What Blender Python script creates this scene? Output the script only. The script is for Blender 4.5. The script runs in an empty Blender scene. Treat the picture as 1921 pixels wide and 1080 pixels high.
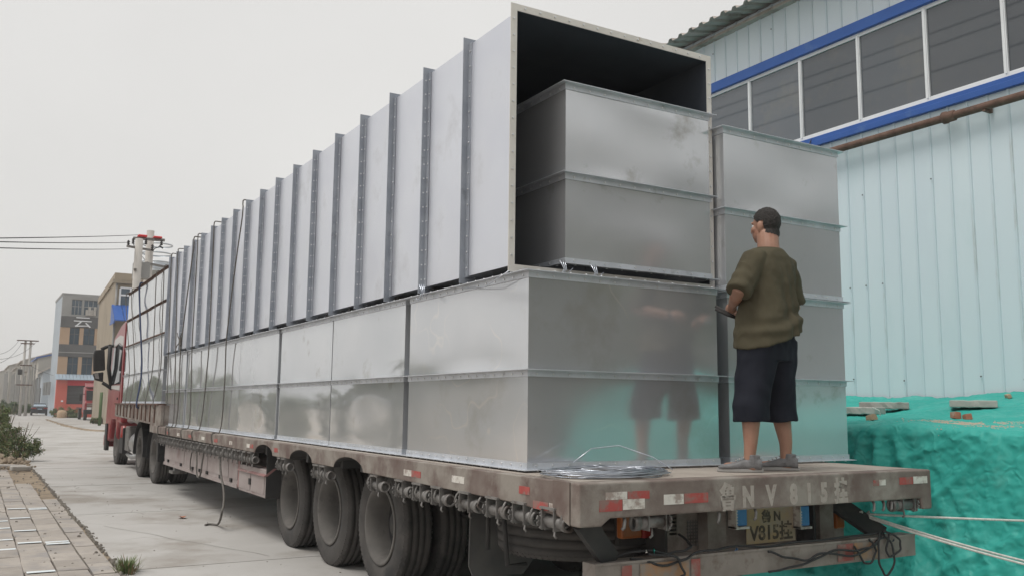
import bpy, bmesh, math, random
from mathutils import Vector, Matrix, noise
R = math.radians
rnd = random.Random(7)
scene = bpy.context.scene
COL = scene.collection

# ------------------------------------------------------------------ camera
CAM = Vector((-2.8153, -4.0476, 1.5381)); YAW, PITCH, ROLL, FPX = -0.5325, 0.1315, 0.0110, 1690.27
_f = Vector((-math.sin(YAW)*math.cos(PITCH), math.cos(YAW)*math.cos(PITCH), math.sin(PITCH)))
_r0 = _f.cross(Vector((0, 0, 1))).normalized(); _u0 = _r0.cross(_f)
_r = math.cos(ROLL)*_r0 + math.sin(ROLL)*_u0
_u = -math.sin(ROLL)*_r0 + math.cos(ROLL)*_u0
cd = bpy.data.cameras.new('camera'); cam = bpy.data.objects.new('camera', cd); COL.objects.link(cam)
cam.matrix_world = Matrix(((_r.x, _u.x, -_f.x, CAM.x), (_r.y, _u.y, -_f.y, CAM.y), (_r.z, _u.z, -_f.z, CAM.z), (0, 0, 0, 1)))
cd.sensor_width = 36.0; cd.lens = FPX/1921*36; cd.clip_start = 0.05; cd.clip_end = 3000
scene.camera = cam

def at(px, py, Y):
    """point of the photograph (1921 x 1080) at the world distance Y"""
    d = _f + _r*((px-960.5)/FPX) - _u*((py-540)/FPX)
    return CAM + d*((Y-CAM.y)/d.y)
def atx(px, py, X):
    d = _f + _r*((px-960.5)/FPX) - _u*((py-540)/FPX)
    return CAM + d*((X-CAM.x)/d.x)
def atz(px, py, Z):
    d = _f + _r*((px-960.5)/FPX) - _u*((py-540)/FPX)
    return CAM + d*((Z-CAM.z)/d.z)

# ------------------------------------------------------------------ world, sun, exposure
SUN_EL, SUN_AZ = R(63), R(-96)            # azimuth from +Y towards +X
w = bpy.data.worlds.new('World'); scene.world = w; w.use_nodes = True
nt = w.node_tree; nt.nodes.clear()
wo = nt.nodes.new('ShaderNodeOutputWorld'); bg = nt.nodes.new('ShaderNodeBackground')
sky = nt.nodes.new('ShaderNodeTexSky'); sky.sky_type = 'NISHITA'; sky.sun_disc = False
sky.sun_elevation = SUN_EL; sky.sun_rotation = SUN_AZ; sky.dust_density = 6; sky.air_density = 1.2; sky.ozone_density = 1
hs = nt.nodes.new('ShaderNodeHueSaturation'); hs.inputs['Saturation'].default_value = 0.30
mx = nt.nodes.new('ShaderNodeMix'); mx.data_type = 'RGBA'; mx.inputs[0].default_value = 0.80
mx.inputs[7].default_value = (7.98, 7.86, 7.62, 1)          # the even, pale overcast
nt.links.new(sky.outputs[0], hs.inputs['Color']); nt.links.new(hs.outputs[0], mx.inputs[6])
tcw = nt.nodes.new('ShaderNodeTexCoord'); cn = nt.nodes.new('ShaderNodeTexNoise'); cn.inputs['Scale'].default_value = 2.2; cn.inputs['Detail'].default_value = 5
cr_ = nt.nodes.new('ShaderNodeMapRange'); cr_.inputs[1].default_value = .3; cr_.inputs[2].default_value = .7; cr_.inputs[3].default_value = .955; cr_.inputs[4].default_value = 1.04
cm = nt.nodes.new('ShaderNodeVectorMath'); cm.operation = 'SCALE'          # faint unevenness of the cloud sheet
nt.links.new(tcw.outputs['Generated'], cn.inputs['Vector']); nt.links.new(cn.outputs['Fac'], cr_.inputs[0]); nt.links.new(mx.outputs[2], cm.inputs[0]); nt.links.new(cr_.outputs[0], cm.inputs['Scale'])
nt.links.new(cm.outputs[0], bg.inputs[0]); bg.inputs[1].default_value = 0.10
nt.links.new(bg.outputs[0], wo.inputs[0])
sl = bpy.data.lights.new('sun', 'SUN'); sl.energy = 1.5; sl.angle = R(24); sl.color = (1, .96, .9)
so = bpy.data.objects.new('sun', sl); COL.objects.link(so)
sdir = Vector((math.sin(SUN_AZ)*math.cos(SUN_EL), math.cos(SUN_AZ)*math.cos(SUN_EL), math.sin(SUN_EL)))
so.rotation_euler = sdir.to_track_quat('Z', 'Y').to_euler(); so.location = (0, 0, 30)
vs = scene.view_settings; vs.view_transform = 'Standard'; vs.look = 'None'; vs.exposure = 0.16; vs.gamma = 1; vs.use_curve_mapping = False

# ------------------------------------------------------------------ helpers
class MB:
    def __init__(s): s.v = []; s.f = []; s.mi = []; s.m = 0; s.sm = []; s.smooth = False
    def face(s, idx):
        s.f.append(idx); s.mi.append(s.m); s.sm.append(s.smooth)
    def add(s, vs, fs):
        b = len(s.v); s.v += [tuple(p) for p in vs]
        for f in fs: s.face([b+i for i in f])
    def box(s, x0, x1, y0, y1, z0, z1):
        s.add([(x0,y0,z0),(x1,y0,z0),(x1,y1,z0),(x0,y1,z0),(x0,y0,z1),(x1,y0,z1),(x1,y1,z1),(x0,y1,z1)],
              [(0,3,2,1),(4,5,6,7),(0,1,5,4),(1,2,6,5),(2,3,7,6),(3,0,4,7)])
    def bar(s, a, b, wx, wz, up=(0,0,1)):
        a, b = Vector(a), Vector(b); d = (b-a).normalized(); x = d.cross(Vector(up))
        if x.length < 1e-4: x = d.cross(Vector((1,0,0)))
        x.normalize(); z = x.cross(d); x *= wx/2; z *= wz/2
        s.add([a-x-z, a+x-z, a+x+z, a-x+z, b-x-z, b+x-z, b+x+z, b-x+z],
              [(0,3,2,1),(4,5,6,7),(0,1,5,4),(1,2,6,5),(2,3,7,6),(3,0,4,7)])
    def tube(s, pts, r, n=8, cap=True):
        pts = [Vector(p) for p in pts]; k = len(pts); rs = r if isinstance(r, (list, tuple)) else [r]*k
        ref = None; rings = []; os = s.smooth; s.smooth = True
        for i, p in enumerate(pts):
            d = (pts[min(i+1,k-1)] - pts[max(i-1,0)])
            if d.length < 1e-9: d = Vector((0,0,1))
            d.normalize()
            if ref is None: ref = d.orthogonal().normalized()
            x = ref - d*ref.dot(d)
            x = x.normalized() if x.length > 1e-6 else d.orthogonal().normalized()
            ref = x; y = d.cross(x)
            rings.append([p + (x*math.cos(2*math.pi*j/n) + y*math.sin(2*math.pi*j/n))*rs[i] for j in range(n)])
        b = len(s.v)
        for rg in rings: s.v += [tuple(q) for q in rg]
        for i in range(k-1):
            for j in range(n):
                s.face([b+i*n+j, b+i*n+(j+1)%n, b+(i+1)*n+(j+1)%n, b+(i+1)*n+j])
        s.smooth = False
        if cap:
            s.face([b+j for j in range(n)][::-1]); s.face([b+(k-1)*n+j for j in range(n)])
        s.smooth = os
    def cyl(s, a, b, r, n=12): s.tube([a, b], r, n)
    def lathe(s, prof, n, axis='x', c=(0,0,0), closed=False):
        """prof: (axial, radius)"""
        b = len(s.v); k = len(prof); c = Vector(c)
        for a, r in prof:
            for j in range(n):
                t = 2*math.pi*j/n; p, q = r*math.cos(t), r*math.sin(t)
                s.v.append(tuple(c + Vector({'x': (a,p,q), 'y': (p,a,q), 'z': (p,q,a)}[axis])))
        os = s.smooth; s.smooth = True
        for i in range(k if closed else k-1):
            for j in range(n):
                i2 = (i+1) % k
                s.face([b+i*n+j, b+i*n+(j+1)%n, b+i2*n+(j+1)%n, b+i2*n+j])
        s.smooth = os
    def prism(s, poly, a0, a1, axis='x'):
        """poly in the plane across the axis"""
        def mp(p, a): return {'x': (a,p[0],p[1]), 'y': (p[0],a,p[1]), 'z': (p[0],p[1],a)}[axis]
        n = len(poly); b = len(s.v)
        s.v += [mp(p, a0) for p in poly] + [mp(p, a1) for p in poly]
        s.face([b+i for i in range(n)][::-1]); s.face([b+n+i for i in range(n)])
        for i in range(n): s.face([b+i, b+(i+1)%n, b+n+(i+1)%n, b+n+i])
    def ring(s, u0, u1, v0, v1, n0, n1, a0, a1, mp):
        """rectangular ring round u0..u1 x v0..v1 from offset n0 to n1, between axial a0 and a1"""
        b = len(s.v)
        for a in (a0, a1):
            for n in (n0, n1):
                for (u, v) in ((u0-n,v0-n),(u1+n,v0-n),(u1+n,v1+n),(u0-n,v1+n)): s.v.append(mp(u,v,a))
        for i in range(4):
            j = (i+1)%4
            s.face([b+i, b+j, b+4+j, b+4+i]); s.face([b+8+i, b+12+i, b+12+j, b+8+j])
            s.face([b+4+i, b+4+j, b+12+j, b+12+i]); s.face([b+i, b+8+i, b+8+j, b+j])
    def mesh(s, name, mats):
        me = bpy.data.meshes.new(name); me.from_pydata(s.v, [], s.f)
        for m in (mats if isinstance(mats, (list, tuple)) else [mats]): me.materials.append(m)
        me.polygons.foreach_set('material_index', s.mi); me.polygons.foreach_set('use_smooth', s.sm); me.update()
        return me
    def build(s, name, mats, parent=None, loc=None, fix=True):
        me = s.mesh(name, mats)
        if fix:
            bm = bmesh.new(); bm.from_mesh(me); bmesh.ops.recalc_face_normals(bm, faces=bm.faces); bm.to_mesh(me); bm.free()
        return link(name, me, parent, loc)
def link(name, me, parent=None, loc=None):
    o = bpy.data.objects.new(name, me); COL.objects.link(o)
    if parent: o.parent = parent
    if loc is not None: o.location = loc
    return o
def tag(o, label=None, cat=None, group=None, kind=None):
    if label: o['label'] = label
    if cat: o['category'] = cat
    if group: o['group'] = group
    if kind: o['kind'] = kind
    return o
def empty(name, loc=(0,0,0), rz=0, label=None, cat=None, group=None):
    o = bpy.data.objects.new(name, None); COL.objects.link(o); o.location = loc; o.rotation_euler = (0,0,rz)
    o.empty_display_size = .2
    return tag(o, label, cat, group)
def bevel(o, wdt, seg=2):
    m = o.modifiers.new('edge', 'BEVEL'); m.width = wdt; m.segments = seg; m.limit_method = 'ANGLE'; m.angle_limit = R(40)
    return o
def nz(x, y=0, z=0): return noise.noise(Vector((x, y, z)))

# ------------------------------------------------------------------ materials
def mat(name, col, rough=.6, metal=0., col2=None, scale=4., detail=5., col3=None, scale3=1.3, thr3=(.52,.62), bump=0., bscale=40., rvar=0., spec=.5, aniso=(1,1,1), rand=.0, lines=None, ridged=False):
    """noise-mixed Principled; every object shifts the pattern by its own random"""
    m = bpy.data.materials.new(name); m.use_nodes = True; t = m.node_tree; N = t.nodes; L = t.links
    b = N['Principled BSDF']; b.inputs['Roughness'].default_value = rough; b.inputs['Metallic'].default_value = metal
    b.inputs['Specular IOR Level'].default_value = spec
    tc = N.new('ShaderNodeTexCoord'); oi = N.new('ShaderNodeObjectInfo')
    mul = N.new('ShaderNodeMath'); mul.operation = 'MULTIPLY'; mul.inputs[1].default_value = 37.
    L.new(oi.outputs['Random'], mul.inputs[0])
    mpn = N.new('ShaderNodeMapping'); mpn.inputs['Scale'].default_value = aniso
    va = N.new('ShaderNodeVectorMath'); va.operation = 'ADD'
    L.new(tc.outputs['Object'], va.inputs[0]); L.new(mul.outputs[0], va.inputs[1]); L.new(va.outputs[0], mpn.inputs['Vector'])
    V = mpn.outputs[0]
    def nse(sc, de=5., ro=.55):
        n = N.new('ShaderNodeTexNoise'); n.inputs['Scale'].default_value = sc; n.inputs['Detail'].default_value = de; n.inputs['Roughness'].default_value = ro
        L.new(V, n.inputs['Vector']); return n.outputs['Fac']
    def rng(src, a, bb, c=0., d=1.):
        r = N.new('ShaderNodeMapRange'); r.inputs[1].default_value = a; r.inputs[2].default_value = bb; r.inputs[3].default_value = c; r.inputs[4].default_value = d
        L.new(src, r.inputs[0]); return r.outputs[0]
    def mixc(f, A, B):
        x = N.new('ShaderNodeMix'); x.data_type = 'RGBA'
        if hasattr(f, 'is_linked'): L.new(f, x.inputs[0])
        else: x.inputs[0].default_value = f
        for s_, val in ((6, A), (7, B)):
            if isinstance(val, tuple): x.inputs[s_].default_value = (*val, 1)
            else: L.new(val, x.inputs[s_])
        return x.outputs[2]
    out = col
    base = nse(scale, detail)
    if col2: out = mixc(rng(base, .32, .68), col, col2)
    if col3: out = mixc(rng(nse(scale3, 7, .65), *thr3), out, col3)
    if lines:                                     # thin meandering marks (dried water, chalky swirls)
        n1 = nse(lines[0], 1.5, .4)
        s1 = N.new('ShaderNodeMath'); s1.operation = 'SUBTRACT'; s1.inputs[1].default_value = .5; L.new(n1, s1.inputs[0])
        a1 = N.new('ShaderNodeMath'); a1.operation = 'ABSOLUTE'; L.new(s1.outputs[0], a1.inputs[0])
        msk = N.new('ShaderNodeMath'); msk.operation = 'MULTIPLY'; L.new(rng(a1.outputs[0], .0, lines[1], 1, 0), msk.inputs[0]); L.new(rng(nse(1.1, 2), .48, .6), msk.inputs[1])
        out = mixc(msk.outputs[0], out, lines[2])
    if rand:
        h = N.new('ShaderNodeHueSaturation'); L.new(rng(oi.outputs['Random'], 0, 1, 1-rand, 1+rand), h.inputs['Value'])
        if isinstance(out, tuple): h.inputs['Color'].default_value = (*out, 1)
        else: L.new(out, h.inputs['Color'])
        out = h.outputs[0]
    if isinstance(out, tuple): b.inputs['Base Color'].default_value = (*out, 1)
    else: L.new(out, b.inputs['Base Color'])
    if rvar: L.new(rng(nse(scale*.6, 4), .35, .7, max(0, rough-rvar), min(1, rough+rvar)), b.inputs['Roughness'])
    if bump:
        bn = N.new('ShaderNodeBump'); bn.inputs['Strength'].default_value = bump; bn.inputs['Distance'].default_value = .01
        hsrc = nse(bscale, 6)
        if ridged:
            nn_ = hsrc.node; nn_.noise_type = 'RIDGED_MULTIFRACTAL'; nn_.inputs['Distortion'].default_value = .6; nn_.inputs['Detail'].default_value = 4; nn_.inputs['Scale'].default_value = bscale
            bn.inputs['Distance'].default_value = .03
        L.new(hsrc, bn.inputs['Height']); L.new(bn.outputs[0], b.inputs['Normal'])
    return m
M = {}
M['steel'] = mat('stainless_steel', (.61,.635,.665), .075, .62, (.675,.695,.72), 1.2, 4, (.42,.415,.40), 2.3, (.60,.74), bump=.02, bscale=3, rvar=.04, rand=.07)
M['steel_soft'] = mat('hazy_stainless_steel', (.60,.62,.65), .20, .60, (.66,.675,.70), 1.2, 4, (.40,.395,.38), 2.3, (.60,.74), bump=.02, bscale=3, rvar=.05, rand=.07)
M['steel_stained'] = mat('stained_stainless_steel', (.60,.62,.65), .13, .60, (.655,.67,.695), 1.2, 4, (.53,.525,.52), 1.3, (.56,.72), bump=.02, bscale=3, rvar=.035, lines=(2.3,.010,(.73,.72,.70)))
M['galv'] = mat('galvanised_sheet', (.69,.71,.775), .36, .8, (.75,.77,.82), 1.6, 6, (.60,.61,.65), 1.6, (.56,.72), bump=.05, bscale=5, rvar=.08, rand=.04)
M['flange'] = mat('galvanised_angle', (.52,.55,.59), .48, .45, (.64,.67,.72), 6, 4, (.40,.42,.44), 8, (.6,.72), bump=.05, bscale=30, rvar=.1)
M['flange_dark'] = mat('grey_galvanised_angle', (.30,.33,.38), .5, .35, (.38,.41,.46), 6, 4, (.24,.26,.29), 8, (.6,.72), bump=.05, bscale=30, rvar=.1)
M['flange_white'] = mat('pale_dusty_angle', (.66,.64,.60), .6, .2, (.74,.72,.68), 6, 4, (.42,.34,.25), 7, (.62,.74))
M['dark_inside'] = mat('dark_shaded_inside', (.04,.050,.066), .6, 0, (.055,.066,.085), 3)  # darker inner faces, with the shade inside the duct put into the colour
M['steel_dark'] = mat('shaded_dark_steel', (.055,.058,.07), .45, .4, (.08,.084,.10), 3)  # steel with the nested duct's shade put into its colour; unused
M['bolt'] = mat('zinc_bolt', (.72,.73,.74), .35, .8)
M['paint'] = mat('worn_maroon_trailer_paint', (.125,.085,.074), .75, 0, (.205,.172,.152), 5, 6, (.275,.25,.222), 2.4, (.46,.6), bump=.25, bscale=25, aniso=(1,1,1))
M['paint_red'] = mat('faded_red_box_paint', (.24,.10,.10), .65, 0, (.30,.19,.18), 5, 6, (.36,.31,.29), 2.0, (.5,.64), bump=.15, bscale=25)
M['paint_pink'] = mat('dusty_box_paint', (.30,.25,.24), .7, 0, (.37,.33,.32), 4, 6, (.24,.17,.165), 2.0, (.55,.68), bump=.12, bscale=25)
M['rust'] = mat('rusty_steel', (.10,.055,.04), .8, .1, (.17,.10,.075), 8, 6, (.06,.04,.035), 5, (.52,.66), bump=.3, bscale=40)
M['chassis'] = mat('dirty_black_chassis', (.022,.022,.024), .75, 0, (.045,.042,.04), 5, 6, (.075,.068,.06), 2, (.58,.72), bump=.15)
M['winch'] = mat('greasy_grey_steel', (.16,.155,.15), .55, .4, (.26,.25,.24), 9, 5, (.09,.07,.06), 6, (.55,.68), bump=.15)
M['rubber'] = mat('dusty_tyre_rubber', (.048,.045,.043), .85, 0, (.082,.075,.070), 4, 6, (.034,.033,.033), 2.5, (.52,.66), bump=.12, bscale=30)
M['rim'] = mat('dusty_grey_wheel_steel', (.098,.092,.086), .75, 0, (.14,.13,.12), 5, 6, (.065,.06,.056), 3, (.55,.68), bump=.1)
M['deck'] = mat('dusty_deck_plate', (.32,.28,.245), .85, 0, (.42,.375,.33), 4, 6, (.24,.20,.17), 2, (.52,.66), bump=.2, bscale=18)
M['concrete'] = mat('road_concrete', (.385,.372,.355), .85, 0, (.455,.445,.43), .55, 8, (.285,.262,.235), .6, (.50,.66), bump=.18, bscale=14, spec=.3, rand=.03, lines=(.7,.0035,(.19,.175,.155)))
M['earth'] = mat('pale_dusty_ground', (.38,.32,.26), .95, 0, (.46,.40,.33), .5, 8, (.40,.385,.365), .22, (.48,.62), bump=.3, bscale=8, spec=.2)
M['paver'] = mat('dusty_grey_paver', (.315,.285,.255), .9, 0, (.39,.355,.32), 5, 6, (.275,.26,.25), 2.2, (.5,.64), bump=.2, bscale=30, spec=.25, rand=.10)
M['tile_paint'] = mat('flaked_blue_white_paint', (.62,.70,.74), .7, 0, (.75,.77,.77), 12, 5, (.45,.43,.40), 9, (.56,.7))
M['dirt'] = mat('dry_dirt', (.22,.175,.13), .95, 0, (.34,.28,.21), 6, 8, (.17,.14,.11), 3, (.52,.64), bump=.5, bscale=20, spec=.15)
M['joint'] = mat('dark_joint_filler', (.13,.115,.10), .95, 0, (.22,.20,.17), 6)
M['wall'] = mat('pale_blue_wall_sheet', (.605,.69,.745), .5, 0, (.645,.73,.775), 1.3, 5, (.55,.66,.70), .7, (.56,.7), rvar=.06, spec=.35, aniso=(1,1,.35))
M['wall_rib'] = mat('pale_blue_wall_rib', (.55,.645,.70), .5, 0, (.59,.68,.73), 2, 4, (.47,.52,.53), 3, (.55,.68), aniso=(1,1,.3))
M['blue'] = mat('blue_painted_trim', (.016,.085,.33), .45, 0, (.022,.10,.37), 3, 5, (.06,.14,.36), 2.5, (.6,.72))
M['pvc'] = mat('white_window_frame', (.78,.80,.82), .4, 0, (.72,.74,.76), 3)
M['glass'] = mat('dark_window_glass', (.075,.086,.10), .03, 0, (.09,.098,.11), .8, 3, (.12,.118,.108), .7, (.55,.75), spec=.75, rand=.5)
M['roof'] = mat('weathered_roof_sheet', (.38,.345,.315), .85, 0, (.47,.435,.40), 4, 6, (.26,.225,.195), 3, (.52,.66), bump=.1)
M['tarp'] = mat('green_dust_sheet', (.024,.315,.27), .6, 0, (.038,.385,.33), 1.4, 6, (.09,.41,.355), 2.2, (.54,.72), bump=.45, bscale=13, rvar=.08, spec=.4, ridged=True)
M['dust'] = mat('spilled_sand', (.38,.34,.27), .95, 0, (.46,.41,.33), 8, 6, bump=.4)
M['slab'] = mat('grey_concrete_plank', (.36,.34,.315), .9, 0, (.46,.44,.41), 6, 7, (.27,.25,.23), 3, (.54,.66), bump=.35, bscale=30)
M['brick'] = mat('broken_red_brick', (.30,.11,.065), .9, 0, (.38,.17,.11), 14, 6, (.40,.30,.24), 7, (.58,.7), bump=.5, bscale=40)
M['stone'] = mat('tan_stone', (.36,.25,.16), .95, 0, (.45,.33,.23), 9, 6, bump=.6, bscale=15)
M['rope_white'] = mat('white_twisted_rope', (.68,.67,.63), .9, 0, (.52,.51,.48), 40, 3, bump=.6, bscale=70)
M['rope'] = mat('grey_brown_rope', (.10,.092,.085), .95, 0, (.16,.15,.135), 30, 3, bump=.6, bscale=70)
M['strap'] = mat('dark_blue_strap', (.025,.04,.09), .85, 0, (.04,.055,.11), 20)
M['wire'] = mat('shiny_steel_wire', (.62,.66,.72), .28, 1, (.45,.48,.54), 20)
M['cable'] = mat('black_cable', (.025,.025,.027), .7)
M['white'] = mat('white_reflective_tape', (.62,.60,.55), .5, 0, (.70,.68,.64), 9, 5, (.34,.28,.25), 11, (.48,.6))
M['redtape'] = mat('red_reflective_tape', (.36,.05,.045), .55, 0, (.40,.09,.08), 9, 5, (.25,.16,.14), 11, (.47,.6))
M['faded_white'] = mat('faded_white_stencil', (.40,.37,.335), .85, 0, (.33,.295,.265), 16, 6, (.24,.19,.17), 20, (.58,.7))
M['grey_bar'] = mat('grimy_grey_bar_paint', (.21,.185,.165), .85, 0, (.29,.26,.235), 5, 6, (.15,.11,.09), 4, (.52,.62), bump=.3, bscale=25)
M['amber_faded'] = mat('flaked_orange_strip', (.36,.17,.07), .75, 0, (.30,.21,.14), 11, 6, (.25,.21,.18), 7, (.45,.58))
M['red_faded'] = mat('flaked_red_strip', (.30,.07,.06), .75, 0, (.27,.13,.11), 11, 6, (.25,.2,.175), 7, (.48,.6))
M['amber'] = mat('amber_lamp_lens', (.42,.12,.02), .3, 0, (.30,.09,.02), 12, 4, (.2,.15,.1), 9, (.6,.75))
M['redlens'] = mat('red_lamp_lens', (.30,.02,.015), .3, 0, (.22,.02,.015), 12, 4, (.17,.1,.08), 9, (.6,.75))
M['bluelens'] = mat('blue_side_lamp', (.06,.20,.48), .4, 0, (.10,.26,.55), 20, 4, (.3,.35,.42), 10, (.6,.72))
M['plate'] = mat('dirty_yellow_plate', (.50,.37,.19), .7, 0, (.44,.34,.21), 7, 6, (.42,.37,.30), 3, (.5,.66))
M['ink'] = mat('worn_black_paint', (.08,.065,.05), .7, 0, (.13,.105,.08), 14, 5, (.34,.27,.17), 16, (.52,.6))
M['cab'] = mat('faded_red_cab_paint', (.25,.028,.036), .30, 0, (.30,.05,.055), 2, 5, (.33,.14,.13), 1.6, (.55,.72), spec=.5)
M['cab_white'] = mat('silver_cab_stripe', (.55,.54,.53), .45, .2)
M['black'] = mat('matt_black_plastic', (.016,.016,.018), .6, 0, (.03,.03,.03), 8)
M['cabglass'] = mat('cab_side_glass', (.03,.035,.04), .05)
M['chrome'] = mat('dull_aluminium', (.5,.5,.5), .35, .9, (.36,.36,.36), 6, 5)
M['flap'] = mat('grey_mud_flap', (.07,.07,.07), .8, 0, (.12,.115,.11), 4)
M['skin'] = mat('tanned_skin', (.30,.165,.115), .55, 0, (.36,.20,.14), 9, 5, (.29,.13,.085), 5, (.55,.72), bump=.05, bscale=90)
M['hair'] = mat('short_black_hair', (.014,.012,.011), .75, 0, (.03,.026,.024), 60, 4, bump=.8, bscale=160)
M['shirt'] = mat('olive_cotton_shirt', (.070,.062,.040), .9, 0, (.088,.078,.051), 5, 6, (.056,.049,.033), 2.2, (.55,.7), bump=.22, bscale=9, spec=.2, ridged=True)
M['shorts'] = mat('black_cotton_shorts', (.010,.012,.019), .85, 0, (.016,.018,.027), 6, 5, bump=.2, bscale=8, spec=.2, ridged=True)
M['shoe'] = mat('grey_knit_shoe', (.14,.14,.145), .85, 0, (.20,.20,.205), 30, 5, (.10,.10,.10), 8, (.56,.68), bump=.4, bscale=90)
M['sole'] = mat('pale_shoe_sole', (.38,.37,.36), .7, 0, (.30,.29,.28), 9)
M['leaf'] = mat('dusty_green_leaf', (.125,.165,.065), .6, 0, (.17,.205,.09), 1.5, 4, (.20,.22,.14), 3, (.55,.7), spec=.3)
M['leaf_dark'] = mat('deep_green_leaf', (.06,.10,.038), .6, 0, (.085,.135,.052), 1.5, 4, spec=.3)
M['leaf_dry'] = mat('dry_brown_leaf', (.16,.11,.06), .8, 0, (.22,.16,.09), 3)
M['bark'] = mat('grey_brown_bark', (.11,.085,.065), .9, 0, (.16,.13,.10), 12, 6, bump=.5, bscale=20)
M['render_grey'] = mat('grey_cement_render', (.27,.27,.265), .9, 0, (.33,.33,.325), .5, 7, (.24,.235,.225), .3, (.55,.7))
M['render_blue'] = mat('pale_blue_grey_render', (.36,.41,.46), .9, 0, (.42,.47,.52), .4, 7, (.33,.36,.39), .25, (.55,.7))
M['clad'] = mat('dark_grey_cladding', (.10,.10,.102), .7, 0, (.13,.13,.13), .6, 6)
M['tan'] = mat('tan_orange_panel', (.43,.30,.205), .8, 0, (.48,.345,.24), .6, 6)
M['redwall'] = mat('coral_red_shop_wall', (.55,.115,.085), .8, 0, (.60,.15,.115), .6, 6)
M['redsign'] = mat('crimson_fascia', (.50,.022,.035), .6, 0, (.55,.035,.05), .6)
M['brown_render'] = mat('brown_cement_render', (.29,.245,.185), .92, 0, (.35,.30,.235), .35, 8, (.24,.205,.155), .25, (.52,.68), bump=.1)
M['far_glass'] = mat('far_window_glass', (.05,.075,.10), .08, 0, (.07,.11,.15), .5)
M['shutter'] = mat('dark_roller_shutter', (.06,.06,.062), .7, 0, (.09,.09,.09), .7)
M['canopy'] = mat('blue_grey_canopy_sheet', (.28,.35,.42), .6, 0, (.34,.41,.48), .5)
M['pole'] = mat('pale_concrete_pole', (.42,.40,.375), .9, 0, (.48,.46,.43), 2, 6)
M['redbox'] = mat('red_insulating_cover', (.62,.03,.035), .5)
M['far_wall'] = mat('weathered_far_wall', (.36,.345,.31), .9, 0, (.45,.44,.41), .12, 7, (.28,.26,.22), .1, (.52,.68))
M['carpaint'] = mat('black_car_paint', (.012,.013,.02), .2, 0, spec=.6)
M['water_tank'] = mat('steel_water_tank', (.40,.44,.48), .35, .7, (.46,.49,.52), 2)
# ================================================================== GROUND AND ROAD
def grid_sheet(name, x0, x1, y0, y1, nx, ny, zf, m, parent=None):
    b = MB(); b.smooth = True
    for j in range(ny+1):
        for i in range(nx+1):
            x = x0+(x1-x0)*i/nx; y = y0+(y1-y0)*j/ny
            b.v.append((x, y, zf(x, y)))
    for j in range(ny):
        for i in range(nx):
            a = j*(nx+1)+i; b.face([a, a+1, a+nx+2, a+nx+1])
    return b.build(name, m, parent, fix=False)
g = grid_sheet('ground', -420, 420, -100, 700, 4, 4, lambda x, y: -0.02, M['earth']); g['kind'] = 'structure'
road = grid_sheet('road', -1.52, 6.9, -14, 142, 2, 8, lambda x, y: -0.008, M['joint']); road['kind'] = 'structure'
# concrete slabs, cast in bays with open joints
ys = [-14, -9.2, -4.4, .4, 5.2, 10.0, 14.9, 19.98, 25, 30, 35.2, 40.3, 45.5, 50.6, 55.8, 61, 66, 71, 76, 81, 86, 91, 96, 101, 106, 111, 116, 122, 128, 134, 140]
xs = [-1.53, 2.6, 6.85]
for j in range(len(ys)-1):
    for i in range(2):
        b = MB(); gA, gB = (.03 if j in (6, 7) else .012), (.03 if j+1 in (6, 7) else .012); y0, y1, x0, x1 = ys[j]+gA, ys[j+1]-gB, xs[i]+(.0 if i == 0 else .010), xs[i+1]-.010
        # the free edge by the pavement wanders a little
        n = 14 if i == 0 and y1 < 30 else 1
        for k in range(n+1):
            y = y0+(y1-y0)*k/n
            wob = (.035*nz(y*.55, 3)+.018*nz(y*2.1, 8)) if n > 1 else 0
            for (x, z) in ((x0+wob, -.06), (x0+wob, -.004), (x0+wob+.012, .002*nz(i, j)+.0), (x1, .002*nz(i, j)+.0), (x1, -.06)): b.v.append((x, y, z))
        for k in range(n):
            for q in range(4): b.face([k*5+q, k*5+q+1, (k+1)*5+q+1, (k+1)*5+q])
        b.face([0, 1, 2, 3, 4]); b.face([n*5+q for q in (4, 3, 2, 1, 0)])
        b.build('slab', M['concrete'], road)
# hairline cracks as thin sunk filler strips
cr = MB()
for (a, bb, s) in (((-1.4, 5.9), (1.2, 6.6), 1), ((-1.3, 8.6), (-.1, 5.4), 2), ((-1.0, 15.5), (.4, 12.2), 3)):
    n = 26; pts = []
    for k in range(n+1):
        t = k/n; pts.append((a[0]+(bb[0]-a[0])*t+.07*nz(t*5, s), a[1]+(bb[1]-a[1])*t+.07*nz(t*5, s+9), .0035))
    for k in range(n):
        p, q = pts[k], pts[k+1]; wd = .0035
        cr.add([(p[0]-wd, p[1], p[2]), (p[0]+wd, p[1], p[2]), (q[0]+wd, q[1], q[2]), (q[0]-wd, q[1], q[2])], [(0,1,2,3)])
cr.build('crack_line', M['joint'], road)
# side track to the buildings, and dust blown over the joints
tr = grid_sheet('side_track', 2.5, 30, 60, 112, 6, 10, lambda x, y: .004, M['concrete']); tr['kind'] = 'structure'
verge = MB()
for k in range(60):
    t = k/59; p = atz(88+t*115, 787+6*math.sin(t*3)+t*21, .0); rr = rnd.uniform(.08, .3)
    verge.lathe([(0, rr), (.06, rr*.7), (.09, .001)], 6, 'z', (p.x, p.y, -.005))
tag(verge.build('dirt_ridge', M['dirt']), kind='stuff')

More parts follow.
